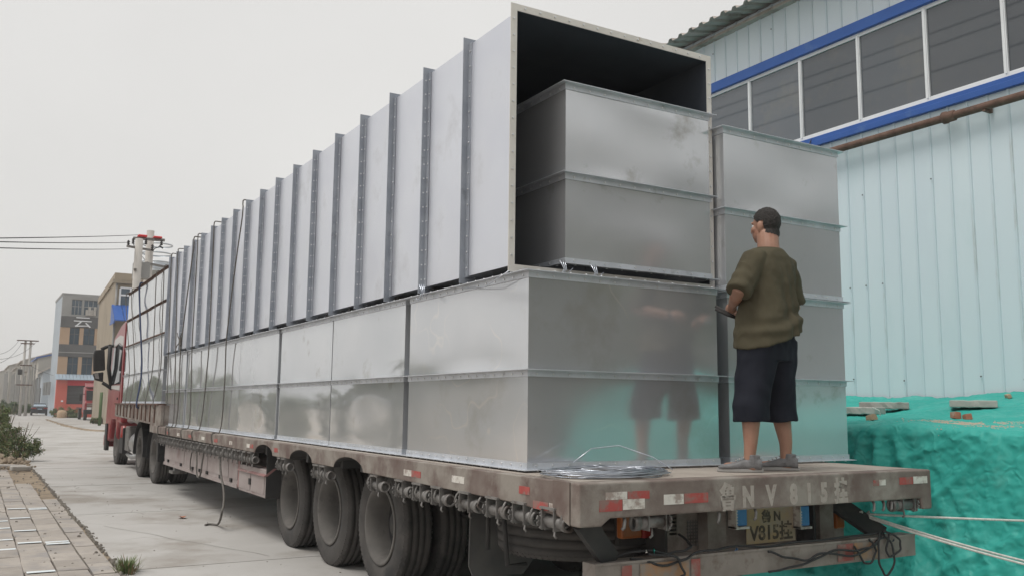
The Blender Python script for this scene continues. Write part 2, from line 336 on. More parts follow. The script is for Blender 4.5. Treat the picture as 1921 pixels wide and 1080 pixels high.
side = grid_sheet('pavement', -9, -1.50, -12, 19.9, 4, 8, lambda x, y: -.012, M['dirt']); side['kind'] = 'structure'
tile_variants = []
for k in range(6):
    b = MB(); e = .006
    wv, lv = .254, .594
    tl = [rnd.uniform(-.004, .004) for _ in range(4)]
    z = [.026+q for q in tl]
    b.add([(0,0,-.02),(wv,0,-.02),(wv,lv,-.02),(0,lv,-.02),(0,0,z[0]-e),(wv,0,z[1]-e),(wv,lv,z[2]-e),(0,lv,z[3]-e),
           (e,e,z[0]),(wv-e,e,z[1]),(wv-e,lv-e,z[2]),(e,lv-e,z[3])],
          [(0,1,5,4),(1,2,6,5),(2,3,7,6),(3,0,4,7),(4,5,9,8),(5,6,10,9),(6,7,11,10),(7,4,8,11),(8,9,10,11)])
    me = b.mesh('paving_tile', M['paver']); tile_variants.append(me)
paint_me = MB(); paint_me.box(0, .23, 0, .085, .0, .0015); paint_me = paint_me.mesh('paint_mark', M['tile_paint'])
for c in range(8):
    x = -1.795-.262*(c+1)+.262*0
    off = rnd.uniform(0, .6)
    for r_ in range(29):
        y = 2.2+.604*r_+off
        if y > 19.3: continue
        if c == 0 and y > 15.5: continue
        o = link('paving_tile', tile_variants[rnd.randrange(6)], side, (x+rnd.uniform(-.003, .003), y, rnd.uniform(-.004, .006)-(.014 if y > 12 and rnd.random() < .5 else 0)))
        o.rotation_euler.z = R(rnd.uniform(-.5, .5))
        if y < 11 and rnd.random() < .30:
            link('paint_mark', paint_me, side, (x+.012, y+rnd.choice((.02, .48)), .0345))
# first row next to the road is a half-buried edging course
edge_me = MB(); edge_me.box(0, .2, 0, .594, -.02, .02); edge_me = edge_me.mesh('edging_tile', M['paver'])
for r_ in range(17):
    link('edging_tile', edge_me, side, (-1.785, 2.0+.604*r_, rnd.uniform(-.006, .002)))
# loose dirt on the pavement and along the road edge
dd = MB()
for k in range(700):
    y = rnd.uniform(4.4, 19.6); x = -1.535+rnd.gauss(0, .018)-.012+.035*nz(y*.55, 3)
    if rnd.random() < .25: x = rnd.uniform(-2.6, -1.5); 
    r0 = rnd.uniform(.006, .024); 
    dd.lathe([(-.01, r0), (r0*.5, r0*.7), (r0*.8, .001)], 5, 'z', (x, y, .002 if x > -1.56 else .02))
for k in range(90):
    x, y = rnd.uniform(-1.3, 2.2), rnd.uniform(4, 19); r0 = rnd.uniform(.004, .011)
    dd.lathe([(-.002, r0), (r0*.6, r0*.6), (r0*.8, .001)], 5, 'z', (x, y, .001))
tag(dd.build('dirt_crumbs', M['joint'], fix=False), kind='stuff')
mound = grid_sheet('soil_bank', -4.4, -1.35, 19.6, 27.5, 40, 60, lambda x, y: -.03+max(0, min(1, (-1.35-x)/.9))*max(0, min(1, (y-19.6)/.8))*(.16+.10*nz(x*2, y*2)+.05*nz(x*6, y*6)), M['dirt']); mound['kind'] = 'structure'
rb = MB()
for k in range(150):
    x, y = rnd.uniform(-3.0, -1.5), rnd.uniform(19.4, 22.5); r0 = rnd.uniform(.02, .07)
    rb.lathe([(-r0*.5, r0*.6), (0, r0), (r0*.6, r0*.6), (r0*.7, .001)], 6, 'z', (x, y, .04+.12*max(0, min(1, (-1.35-x)/.9))*min(1, max(0, (y-19.4)))))
tag(rb.build('rubble', M['dirt'], fix=False), kind='stuff')
for (px, py, L_, rz, lab) in ((15, 876, 1.0, .1, 'long broken kerbstone lying at the pavement corner below the bush'), (38, 879, .42, .35, 'short pale kerb fragment at the pavement corner by the road joint')):
    p = atz(px, py, .05); b = MB(); b.box(-L_/2, L_/2, -.07, .07, 0, .10)
    o = bevel(b.build('kerbstone', M['slab'], loc=(p.x, p.y, .015)), .02); o.rotation_euler = (R(4), R(3), rz); tag(o, lab, 'kerbstone')
# a dead leaf and the weed tuft at the road edge
b = MB(); pts = [(0,.10,.01),(.05,.05,.02),(.06,-.02,.03),(.02,-.08,.015),(-.04,-.06,.03),(-.05,.03,.035)]
b.v += [(0,0,.004)]+pts
for k in range(6): b.face([0, 1+k, 1+(k+1)%6])
b.tube([(0,.1,.01),(.02,.16,.012)], .003, 5)
lf = b.build('dead_leaf', M['brick'], loc=(-.29, 8.99, .006), fix=False); tag(lf, 'curled reddish dead leaf lying alone on the concrete road', 'leaf')
b = MB()
for k in range(130):
    a = rnd.uniform(0, 6.28); r0 = rnd.uniform(0, .10); h = rnd.uniform(.05, .16); l = rnd.uniform(.03, .11); x, y = r0*math.cos(a), r0*1.5*math.sin(a)
    d = Vector((math.cos(a), math.sin(a), 0)); n_ = Vector((-d.y, d.x, 0))*.006
    p0 = Vector((x, y, 0)); p1 = p0+d*l*.5+Vector((0,0,h*.7)); p2 = p0+d*l+Vector((0,0,h))
    b.m = 0 if rnd.random() < .8 else 1
    b.add([p0-n_, p0+n_, p1+n_*.8, p1-n_*.8, p2], [(0,1,2,3), (3,2,4)])
tag(b.build('weed', [M['leaf'], M['leaf_dry']], loc=(-1.50, 5.07, 0), fix=False), 'small green weed tuft growing in the seam between pavement and road', 'weed')

# ================================================================== DUCTS
D = 1.14          # deck height
AX = {'z': (lambda u, v, a: (u, v, a)), 'y': (lambda u, v, a: (u, a, v))}
def panel_mesh(P0, U, V, N_, m, seed, amp=.006, n=12, thick=.003, inner=None):
    """one sheet P0 + s U + t V that bows by a few mm along N_, as thin steel does"""
    b = MB(); b.smooth = True; P0, U, V, N_ = Vector(P0), Vector(U), Vector(V), Vector(N_)
    for side_ in (0, 1):
        for j in range(n+1):
            for i in range(n+1):
                s, t = i/n, j/n
                e = math.sin(math.pi*s)*math.sin(math.pi*t)
                h = e*amp*(nz(seed*3.7, 5)*1.3) + math.sqrt(max(0, e))*amp*1.5*nz(seed+s*1.6, t*1.4, seed*1.3)
                b.v.append(tuple(P0+U*s+V*t+N_*(h-thick*side_)))
    for side_ in (0, 1):
        b.m = side_ if inner else 0
        for j in range(n):
            for i in range(n):
                a = side_*(n+1)**2+j*(n+1)+i
                b.face([a, a+1, a+n+2, a+n+1])
    return b.mesh('side_panel', [m, inner] if inner else m)
useed = [0]
def unit(w_, l_, h_, axis, m, mf, loc, label, group, tiers=2, leg=.045, inner=None, faces=(0,1,2,3), bolts=True, amp=.006, rot=0, pitch=.12, first_m=None, nb=6):
    """a rectangular duct length w x l x h: two bays of sheet, an angle-iron flange at each end and a stiffener between them"""
    mp = AX[axis]
    t = empty('duct_section', loc, rot, label, 'duct', group)
    hb = h_/tiers
    for k in range(tiers):
        for fi in faces:
            useed[0] += 1
            a0 = k*hb
            if fi == 0: P, U, N_ = mp(0,0,a0), mp(w_,0,0), mp(0,-1,0)
            if fi == 1: P, U, N_ = mp(w_,0,a0), mp(0,l_,0), mp(1,0,0)
            if fi == 2: P, U, N_ = mp(0,l_,a0), mp(w_,0,0), mp(0,1,0)
            if fi == 3: P, U, N_ = mp(0,0,a0), mp(0,l_,0), mp(-1,0,0)
            link('side_panel', panel_mesh(P, U, mp(0,0,hb), N_, m, useed[0], amp, inner=inner), t)
    th = .005
    for k in range(tiers+1):
        b = MB(); a = k*hb
        mid = 0 < k < tiers
        s = 1 if k == 0 else -1
        def rg(n0, n1, a0, a1): b.ring(0, w_, 0, l_, n0, n1, min(a0, a1), max(a0, a1), mp)
        rg(.0015, leg, a, a+s*th)                        # outstanding leg
        rg(.0015, .0015+th, a+s*th, a+s*leg)             # leg on the sheet
        mm = first_m if (first_m and k == 0) else mf
        b.build('stiffener' if mid else 'flange', mm, t, fix=False)
        if bolts:
            q = MB(); sgn = 1 if mid else s
            for fi in faces:
                L_ = w_ if fi in (0, 2) else l_
                n = max(3, int(L_/pitch)); 
                for i in range(n):
                    e = (i+.5)/n*L_
                    # rivets through the leg that lies on the sheet, bolts through the outstanding one
                    for kind in (0, 1):
                        if kind == 0:
                            c = a+s*leg*.62; out = .0065
                            pos = {0:(e,-out), 1:(w_+out,e), 2:(e,l_+out), 3:(-out,e)}[fi]; nn = {0:(0,-1),1:(1,0),2:(0,1),3:(-1,0)}[fi]
                            A = Vector(mp(pos[0], pos[1], c)); Bv = Vector(mp(nn[0], nn[1], 0))*.006
                            q.tube([A, A+Bv], .0065, nb)
                        elif not mid:
                            out = leg*.55; pos = {0:(e,-out), 1:(w_+out,e), 2:(e,l_+out), 3:(-out,e)}[fi]
                            A = Vector(mp(pos[0], pos[1], a)); Bv = Vector(mp(0,0,-s*.007))
                            q.tube([A, A+Bv], .0075, nb)
            tag(q.build('bolt', M['bolt'], t, fix=False), kind='stuff')
    return t
GL = 'stainless ducts standing along the open side of the trailer'
low_labels = ['stainless duct at the rear deck corner with chalky swirls, the man mirrored in its end',
 'stainless duct just ahead of the wide dark gap, with a pale stain near its foot',
 'stainless duct above the trailer wheels, between two hairline gaps, mirroring treetops',
 'stainless duct in the lower row above the red tool locker, crossed by one rope',
 'stainless duct in the lower row crossed by two ropes, behind the flat tool chest',
 'narrow looking stainless duct in the lower row, one before the gooseneck step',
 'farthest stainless duct of the lower row, standing against the gooseneck step']
y0s = [.80] + [2.72+1.785*k for k in range(6)]
lens = [1.82] + [1.735]*6
for k in range(7):
    unit(1.60, lens[k], 1.255, 'z', M['steel_stained'] if k == 0 else M['steel'], M['flange'], (.165+(0, .0, .01, -.01, .0, .012, -.005)[k], y0s[k], D+.012), low_labels[k], GL, faces=(0,1,2,3) if k < 2 else (0,3,2), amp=.007)
# big duct lying on the lower row: nine flanged lengths bolted end to end
P9 = 1.398
big_labels = ['open end length of the big pale duct, dark mouth framed by dusty angle',
 'second length of the big pale duct in from the open mouth',
 'third length of the big pale duct in from the open mouth',
 'fourth length of the big pale duct in from the open mouth',
 'middle length of the big pale duct, above the trailer wheels',
 'length of big pale duct just behind the rearmost lashing rope',
 'third last length of the big pale duct, where the lashing ropes begin',
 'length of the big pale duct crossed by the slanting knotted rope',
 'farthest length of the big pale duct, against the sheeted front stack']
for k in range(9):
    unit(1.70, 1.74, P9, 'y', M['galv'], M['flange_dark'], (.155, .96+P9*k, D+1.325), big_labels[k], 'flanged lengths of the big pale duct', leg=.05, inner=M['dark_inside'], amp=.007,
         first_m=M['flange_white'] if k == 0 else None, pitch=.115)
# timber packers that carry the big duct on the lower row
for k in range(7):
    for yy in (.25, lens[k]-.35):
        b = MB(); b.box(.2, 1.9, 0, .07, 0, .048)
        tag(b.build('packing_batten', M['chassis'], loc=(0, y0s[k]+yy, D+1.2695)), 'dark timber batten squeezed between the big pale duct and the lower ducts', 'batten', 'battens under the big pale duct')
# the small duct inside the mouth of the big one; left side in its shade
unit(1.31, 1.62, 1.27, 'z', M['steel_soft'], M['flange'], (.535, .935, D+1.355), 'small stainless duct nested inside the mouth of the big pale duct', None, amp=.008)
# right row
unit(1.27, 1.75, 1.255, 'z', M['steel_soft'], M['flange'], (1.93, .86, D+.012), 'lower stainless duct of the stack beside the factory wall, behind the man', None, amp=.006)
unit(1.27, 1.75, 1.255, 'z', M['steel_soft'], M['flange'], (1.925, .86, D+1.272), 'upper stainless duct of the wall-side stack, behind the man\'s head', None, amp=.006)
for k in range(1, 7):
    for lv in range(2):
        unit(1.27, 1.735, 1.255, 'z', M['steel'], M['flange'], (1.93, .86+1.79*k, D+.012+1.26*lv), 'stainless duct of the far row hidden between the big pale duct and factory wall', 'stainless ducts in the hidden wall-side row', faces=(0, 1, 2), bolts=False)
# front stack on the gooseneck
fl = ['lower rear', 'lower middle', 'lower front', 'upper rear', 'upper middle', 'upper front']
GZ = 1.54
for lv in range(2):
    for k in range(3):
        unit(2.3, 1.735, 1.275, 'z', M['steel'], M['rust'] if lv else M['flange'], (.135+.01*k, 13.62+1.79*k, GZ+lv*1.29), '%s stainless duct of the roped stack on the gooseneck behind the cab' % fl[lv*3+k], 'stainless ducts stacked on the gooseneck', faces=(0, 2, 3), bolts=False, leg=.04, amp=.016)
# ================================================================== TRAILER
T = empty('semi_trailer', (1.5, 6.5, 0), 0, 'long dusty maroon flatbed semi trailer loaded with steel ducts', 'trailer')
TI = Matrix.Translation((-1.5, -6.5, 0))
def part(b, name, mats, parent=None, fix=True):
    """geometry is written in world coordinates and moved under the trailer's origin"""
    b.v = [(x-1.5, y-6.5, z) for (x, y, z) in b.v]
    return b.build(name, mats, parent or T, fix=fix)
b = MB(); b.box(.062, 2.938, .092, 12.92, D-.05, D); part(b, 'deck_plate', M['deck'])
# side rails with the wheel arches cut in
def rail_poly():
    pts = [(.09, D-.002), (13.6, D-.002), (13.6, D-.125)]
    for yc in (6.17, 4.83, 3.50):
        for k in range(13):
            a = math.pi*k/12; pts.append((yc+.36*math.cos(a), D-.15+.105*math.sin(a)))
    pts += [(2.9, D-.15), (.62, D-.165), (.09, D-.205)]
    return pts
for x0, x1 in ((0, .058), (2.942, 3.0)):
    b = MB(); b.prism(rail_poly(), x0, x1, 'x'); bevel(part(b, 'side_rail', M['paint']), .006)
for x0, x1 in ((.004, .06), (2.94, 2.996)):           # arch liners
    for yc in (6.17, 4.83, 3.50):
        b = MB(); n = 12
        for k in range(n+1):
            a = math.pi*k/n; 
            for x in (x0, x1+.16 if x0 < 1 else x0-.16+.056):
                b.v.append((x, yc+.358*math.cos(a), D-.152+.104*math.sin(a)))
        for k in range(n): b.face([2*k, 2*k+1, 2*k+3, 2*k+2])
        part(b, 'wheel_arch', M['chassis'])
# rear cross beam with its hanging ends
b = MB(); zb = D-.195
b.prism([(-.0, D-.001), (3.0, D-.001), (3.0, D-.27), (2.90, D-.27), (2.88, zb), (.21, zb), (.15, D-.235), (.0, D-.235)], -.0, .088, 'y')
bevel(part(b, 'rear_beam', M['paint']), .012, 3)
b = MB(); b.prism([(.088, D-.001), (.25, D-.001), (.25, D-.16), (.16, D-.205), (.088, D-.232)], -.004, .0035, 'x'); part(b, 'corner_gusset', M['paint'])
# markings on the beam: reflective strips and the stencilled registration
def strip(x0, x1, z0, z1, m, y=-.0035):
    b = MB(); n = max(2, int((x1-x0)/.02))
    b.prism([(x0, z0), (x1, z0), (x1, z1), (x0, z1)], y, -.0005, 'y'); return part(b, 'reflective_strip', m)
def bx(px, py): p = at(px, py, 0); return p.x, p.z
def strip_px(pa, pb, m, y=-.0035):
    (x0, z0), (x1, z1) = bx(*pa), bx(*pb); return strip(x0, x1, z1, z0, m, y)
strip_px((1124, 938), (1167, 957), M['redtape']); strip_px((1168, 936), (1209, 953), M['white'])
strip_px((1136, 923), (1176, 935), M['white']); strip_px((1177, 921), (1218, 934), M['redtape'], -.0028)
strip_px((1245, 927), (1282, 944), M['white']); strip_px((1283, 925), (1328, 941), M['redtape'])
strip_px((1638, 900), (1648, 910), M['redtape']); strip_px((1649, 899), (1661, 909), M['white'])
strip_px((1687, 895), (1712, 907), M['redtape']); strip_px((1713, 893), (1739, 905), M['white'])
def lettering(txt, size, m, name, parent=None, bold=0., depth=.0008):
    cu = bpy.data.curves.new('text', 'FONT'); cu.body = txt; cu.size = size; cu.extrude = depth; cu.resolution_u = 3; cu.align_x = 'CENTER'; cu.offset = bold
    tmp = bpy.data.objects.new('text', cu); COL.objects.link(tmp)
    dg = bpy.context.evaluated_depsgraph_get(); me = bpy.data.meshes.new_from_object(tmp.evaluated_get(dg))
    bpy.data.objects.remove(tmp); bpy.data.curves.remove(cu); me.materials.clear(); me.materials.append(m)
    o = link(name, me, parent); return o
for ch, px in (('鲁', 1366), ('N', 1404), ('V', 1447), ('8', 1489), ('1', 1518), ('5', 1546), ('挂', 1578)):
    p = at(px, 932-(px-1366)*.052, -.0015)
    o = lettering(ch, .20, M['faded_white'], 'stencil_letter', T, .012); o.rotation_euler = (R(90), 0, 0); o.location = (p.x-1.5, -.0012-6.5, D-.172)
    o.scale = (.62, .80, 1)
# strips on the left rail
for (y0, y1, m, zz) in ((.50, .62, 'redtape', .06), (.30, .46, 'redtape', .13), (.16, .29, 'white', .13), (1.32, 1.5, 'white', .06), (2.0, 2.16, 'redtape', .07), (2.16, 2.3, 'white', .07),
                        (5.6, 5.75, 'redtape', .06), (6.6, 6.75, 'redtape', .06), (6.75, 6.9, 'white', .06), (7.6, 7.75, 'white', .06), (8.4, 8.6, 'redtape', .06), (9.2, 9.4, 'white', .06), (10.1, 10.3, 'redtape', .06), (11.0, 11.2, 'white', .06), (11.9, 12.1, 'redtape', .06)):
    b = MB(); b.box(-.0025, .0, y0, y1, D-zz-.045, D-zz); part(b, 'reflective_strip', M[m])
# main beams and cross members
for x in (.85, 2.15):
    b = MB()
    b.box(x-.07, x+.07, .3, 12.6, .62, .645); b.box(x-.07, x+.07, .3, 12.6, D-.09, D-.065); b.box(x-.01, x+.01, .3, 12.6, .645, D-.09)
    part(b, 'main_beam', M['chassis'])
for k in range(26):
    b = MB(); y = .35+k*.49; b.box(.06, 2.94, y, y+.06, D-.16, D-.0505); part(b, 'cross_member', M['chassis'])
# gooseneck: riser, raised rail and floor
b = MB(); b.prism([(12.92, D-.125), (14.0, D-.125), (14.0, D+.02), (19.0, D+.10), (19.0, GZ-.03), (12.92, GZ-.03)], .02, .075, 'x'); bevel(part(b, 'gooseneck_side', M['paint']), .006)
b = MB(); b.prism([(12.92, D-.125), (14.0, D-.125), (14.0, D+.02), (19.0, D+.10), (19.0, GZ-.03), (12.92, GZ-.03)], 2.925, 2.98, 'x'); bevel(part(b, 'gooseneck_side', M['paint']), .006)
b = MB(); b.box(.0, 3.0, 13.2, 19.05, GZ-.03, GZ); part(b, 'gooseneck_floor', M['rust'])
b = MB(); b.box(.08, 2.92, 12.93, 13.0, D, GZ-.032); part(b, 'gooseneck_riser', M['paint'])
for y in [13.5+.5*k for k in range(11)]:
    b = MB(); b.box(.0, .02, y, y+.05, D+.06+.015*(y-14), GZ-.03); part(b, 'gooseneck_rib', M['rust'])
b = MB(); b.tube([(1.5, 16.4, D-.1), (1.5, 16.4, D+.2)], .05, 10); b.box(.9, 2.1, 14.1, 18.6, D+.02, D+.06); part(b, 'king_pin_plate', M['chassis'])
# wheels: three axles, twin tyres
def tyre_profile(r, wd):
    return [(-wd*.36, r*.585), (-wd*.48, r*.66), (-wd*.5, r*.80), (-wd*.475, r*.915), (-wd*.42, r*.975), (-wd*.36, r*.995), (-wd*.235, r), (-wd*.225, r*.978), (-wd*.195, r*.978), (-wd*.185, r), (-wd*.02, r*1.003), (-wd*.015, r*.978), (wd*.015, r*.978), (wd*.02, r*1.003),
            (wd*.185, r), (wd*.195, r*.978), (wd*.225, r*.978), (wd*.235, r), (wd*.36, r*.995), (wd*.42, r*.975), (wd*.475, r*.915), (wd*.5, r*.80), (wd*.48, r*.66), (wd*.36, r*.585)]
TW, TR = .275, .535
bt = MB(); bt.lathe(tyre_profile(TR, TW), 56, 'x')
n = 72                                                    # shoulder lugs
for k in range(n):
    a = 2*math.pi*k/n
    for s in (-1, 1):
        c, q = math.cos(a), math.sin(a); c2, q2 = math.cos(a+.045), math.sin(a+.045)
        xA, xB = s*TW*.36, s*TW*.462; rA, rB = TR*1.004, TR*.955
        bt.add([(xA, rA*c, rA*q), (xB, rB*c, rB*q), (xB, rB*c2, rB*q2), (xA, rA*c2, rA*q2), (xA, .97*rA*c, .97*rA*q), (xB, .97*rB*c, .97*rB*q), (xB, .97*rB*c2, .97*rB*q2), (xA, .97*rA*c2, .97*rA*q2)],
               [(0,1,2,3), (0,4,5,1), (3,2,6,7), (1,5,6,2), (0,3,7,4)])
tyre_me = bt.mesh('tyre', M['rubber'])
br = MB(); rr = TR*.60                                     # deep-dished rim, open side towards -x
br.lathe([(-TW*.40, rr*1.0), (-TW*.47, rr*1.05), (-TW*.50, rr*1.03), (-TW*.49, rr*.96), (-TW*.40, rr*.94), (-TW*.36, rr*.90), (-TW*.02, rr*.87), (TW*.24, rr*.84)], 44, 'x')
bd = MB(); bd.lathe([(TW*.24, rr*.845), (TW*.36, rr*.77), (TW*.42, rr*.64), (TW*.41, rr*.48), (TW*.38, rr*.42)], 44, 'x'); disc_me = bd.mesh('disc', M['chassis'])  # disc and hub coloured dark to stand for shade deep in the dish
rim_me = br.mesh('rim', M['rim'])
bh = MB(); bh.lathe([(TW*.38, rr*.44), (TW*.25, rr*.40), (TW*.05, rr*.36), (-TW*.0, rr*.30), (-TW*.0, .001)], 24, 'x')
for k in range(10):
    a = 2*math.pi*k/10; bh.cyl((TW*.41, rr*.53*math.cos(a), rr*.53*math.sin(a)), (TW*.28, rr*.53*math.cos(a), rr*.53*math.sin(a)), .014, 6)
hub_me = bh.mesh('hub', M['chassis'])
def wheel(parent, x, y, flip=False, local=(1.5, 6.5), z=None, scale=1., dual=True, rim=True):
    wt = link('wheel', rim_me, parent, (x-local[0], y-local[1], (TR*scale-.012) if z is None else z))
    wt.rotation_euler = (rnd.uniform(0, 6), 0, math.pi if flip else 0); wt.rotation_mode = 'ZYX' if flip else 'XYZ'; wt.scale = (scale,)*3
    link('tyre', tyre_me, wt); link('hub', hub_me, wt); link('disc', disc_me, wt)
    if dual: link('inner_tyre', tyre_me, wt, (.335, 0, 0))
    return wt
for y in (5.95, 4.65, 3.36):
    wheel(T, .25+TW/2, y); wheel(T, 2.75-TW/2, y, True)
    b = MB(); b.cyl((.5, y, .52), (2.5, y, .52), .07, 12); b.box(.72, .98, y-.06, y+.06, .55, .66); b.box(2.02, 2.28, y-.06, y+.06, .55, .66); part(b, 'axle', M['chassis'])
b = MB()
for k in range(9): b.box(.80, .90, 3.4+.1*k, 5.9-.1*k, .66+.0, .667) if k == 0 else b.box(.80, .90, 3.4+.12*k, 5.9-.12*k, .66+.012*k, .669+.012*k)
part(b, 'leaf_spring', M['chassis'])
# winches under the rail
def winch_bm(y):
    b = MB(); z = D-.235; x = .03
    for yy in (-.075, .05):
        b.prism([(y+yy, D-.155), (y+yy+.007, D-.155), (y+yy+.007, z-.045), (y+yy, z-.045)], x-.045, x+.05, 'x')
    b.box(x-.05, x+.052, y-.085, y+.065, D-.165, D-.152)
    b.cyl((x, y-.13, z), (x, y+.062, z), .034, 14); b.lathe([(0, .044), (.03, .044), (.03, .03), (-.012, .03), (-.012, .044), (0, .044)], 14, 'y', (x, y-.15, z))
    for k in range(9):
        a = 2*math.pi*k/9; b.bar((x, y+.085, z), (x+.055*math.cos(a), y+.085, z+.055*math.sin(a)), .022, .012, (0,1,0))
    b.lathe([(-.005, .001), (-.005, .042), (.008, .042), (.008, .001)], 14, 'y', (x, y+.085, z))
    b.tube([(x+.01, y-.02, z-.02), (x-.01, y-.03, z-.075), (x-.005, y-.045, z-.085)], .008, 6)
    return b
for y in (.30, .62, .94, 1.31, 1.73, 2.05, 2.37): part(winch_bm(y), 'winch', M['winch'])
for y in (2.87, 4.13, 4.32, 5.38, 5.5): part(winch_bm(y), 'winch', M['winch'])
for k in range(26): part(winch_bm(6.72+.243*k), 'winch', M['winch'])
for (x, y) in ((.56, .05), (2.78, .05)):                   # winches on the rear beam lie along it
    b = winch_bm(0.0); b.v = [(x+yy, y+(xx-.03)*.8, z+.0) for (xx, yy, z) in b.v]; part(b, 'winch', M['winch'])
for y in [.16+.318*k for k in range(8)] + [3.0, 4.2, 5.6] + [6.6+.49*k for k in range(13)]:
    b = MB(); b.tube([(.03, y, D-.15), (.0, y, D-.19), (-.012, y, D-.225), (.005, y-.01, D-.25), (.03, y-.015, D-.24)], .008, 6); part(b, 'rope_hook', M['winch'])
for x in (.33, 1.03, 1.33, 2.42, 2.52, 2.93, 2.6):
    b = MB(); b.tube([(x, .045, D-.185), (x-.01, .02, D-.215), (x-.022, .012, D-.25), (x-.03, .02, D-.262)], .010, 6); part(b, 'rope_hook', M['winch'])
# long tool chest and the red locker ahead of the wheels
b = MB(); b.box(.10, .75, 7.62, 12.75, .50, D-.275); ch = part(b, 'tool_chest', M['paint_pink']); bevel(ch, .012)
for y0, y1 in ((7.64, 8.1), (8.13, 9.35), (9.38, 11.0), (11.03, 12.72)):
    b = MB(); b.box(.093, .0985, y0, y1, .60, D-.30); part(b, 'chest_door', M['paint_pink'], None)
b = MB(); b.box(.085, .105, 7.62, 12.75, .497, .545); part(b, 'chest_bottom_rail', M['paint_pink'])
for y in (7.9, 8.5, 9.3, 9.8, 10.3, 11.2, 12.3):
    b = MB(); b.box(.075, .099, y, y+.07, .555, .60); part(b, 'latch', M['chassis'])
b = MB(); b.box(.08, .75, 6.30, 7.50, .49, D-.33); lk = part(b, 'locker', M['paint_pink']); bevel(lk, .012)
b = MB(); b.box(.073, .0785, 6.34, 6.92, .53, D-.41); part(b, 'locker_door', M['paint_pink'])
b = MB(); b.box(.073, .0785, 6.945, 7.47, .53, D-.41); part(b, 'locker_door', M['paint_pink'])
b = MB(); b.prism([(.05, D-.405), (.09, D-.405), (.20, D-.32), (.16, D-.32)], 6.28, 7.52, 'y'); part(b, 'locker_lid', M['paint_red'])
b = MB(); b.box(.055, .073, 6.90, 6.96, .60, .67); part(b, 'locker_latch', M['black'])
b = MB(); b.box(.085, .12, 7.515, 7.55, .52, D-.30); b.box(.09, .12, 7.57, 7.60, .52, D-.30); part(b, 'red_stay', M['paint_red'])
b = MB(); b.box(.08, .82, 6.285, 6.297, .485, D-.155); part(b, 'end_plate', M['chassis'])
# landing gear, spare wheel, flaps
b = MB(); b.box(.35, .50, 13.15, 13.3, .35, D-.05); b.box(.30, .55, 13.05, 13.4, .30, .35); b.box(2.5, 2.65, 13.15, 13.3, .35, D-.05); b.box(2.45, 2.7, 13.05, 13.4, .30, .35); part(b, 'landing_leg', M['winch'])
sp = link('spare_tyre', tyre_me, T, (.72-1.5, 1.05-6.5, .735)); sp.rotation_euler = (0, R(90), 0)
b = MB(); b.lathe([(-.02, .32), (.02, .31), (.03, .2), (.03, .001)], 32, 'z', (.72, 1.05, .735)); part(b, 'spare_rim', M['rim'])
b = MB(); b.box(.66, .78, .45, 1.7, .575, .595); b.tube([(.13, 1.05, D-.1), (.16, 1.02, .55), (.3, 1.02, .545)], .016, 6); b.tube([(.20, 1.35, D-.1), (.20, 1.35, .6)], .016, 6); part(b, 'spare_carrier', M['chassis'])
for x in (.30, 2.2):
    b = MB(); b.prism([(x, D-.16), (x+.5, D-.16), (x+.52, .42), (x+.44, .33), (x+.03, .33), (x-.01, .42)], 1.78, 1.795, 'y'); part(b, 'mud_flap', M['flap'])
# rear frame: posts, plate, lamps, underrun bar
def wz(px, py, Y): p = at(px, py, Y); return p.x, p.z
YF = .35
for (pa, pb) in (((1327, 955), (1363, 1028)), ((1537, 935), (1565, 1008))):
    (x0, z1), (x1, z0) = wz(*pa, YF), wz(*pb, YF); b = MB(); b.box(x0, x1, YF, YF+.09, .44+.22-.02, D-.155); part(b, 'post', M['paint'])
b = MB(); b.box(.9, 2.62, YF+.10, YF+.16, .64, D-.155); part(b, 'rear_cross_plate', M['paint'])
(x0, z1), (x1, z0) = wz(1398, 951, YF), wz(1491, 1012, YF)
b = MB(); b.box(x0, x1, YF-.008, YF-.002, z0, z1); pl = part(b, 'number_plate', M['plate']); bevel(pl, .004)
pw = x1-x0; ph = z1-z0
for txt, sz, fx, fz in (('鲁 N', .085, .5, .60), ('V815挂', .128, .5, .10)):
    o = lettering(txt, sz, M['ink'], 'plate_lettering', pl, .0035); o.rotation_euler = (R(90), 0, 0); o.location = (x0+pw*fx-1.5, YF-.0095-6.5, z0+ph*fz); o.scale = (1.0, 1.0, 1)
for (pa, pb, dz) in (((1374, 949), (1396, 984), 0), ((1494, 948), (1513, 984), 0)):
    (xa, za), (xb_, zb_) = wz(*pa, YF-.03), wz(*pb, YF-.03)
    b = MB(); b.box(xa, xb_, YF-.06, YF-.01, zb_, za); lp = bevel(part(b, 'plate_lamp', M['bluelens']), .008)
    b = MB(); b.box(xa-.012, xa-.001, YF-.07, YF-.0, zb_-.015, za+.005); b.box(xa-.012, xb_+.004, YF-.075, YF-.0, zb_-.018, zb_-.003); 
    for k in range(6): b.box(xa-.011, xa+.003, YF-.074, YF-.071, zb_+.018*k, zb_+.018*k+.009)
    part(b, 'lamp_bracket', M['white'])
def lamp(pa, pb, m, n, Y=.42):
    (xa, za), (xb_, zb_) = wz(*pa, Y), wz(*pb, Y); b = MB(); b.box(xa, xb_, Y, Y+.06, zb_, za); bevel(part(b, n, m), .012)
lamp((1167, 960), (1205, 1008), M['amber'], 'tail_lamp'); lamp((1206, 957), (1250, 1006), M['redlens'], 'tail_lamp')
lamp((1568, 948), (1586, 990), M['amber'], 'tail_lamp')
(xa, za), (xb_, zb_) = wz(1160, 950, .485), wz(1270, 1012, .485); b = MB(); b.box(xa, xb_, .485, .53, zb_-.01, za); part(b, 'lamp_backplate', M['chassis'])
(xa, za), (xb_, zb_) = wz(1255, 960, .45), wz(1270, 1002, .45); b = MB()
for k in range(6): b.box(xa, xb_, .45, .47, zb_+(za-zb_)*k/6, zb_+(za-zb_)*(k+.6)/6)
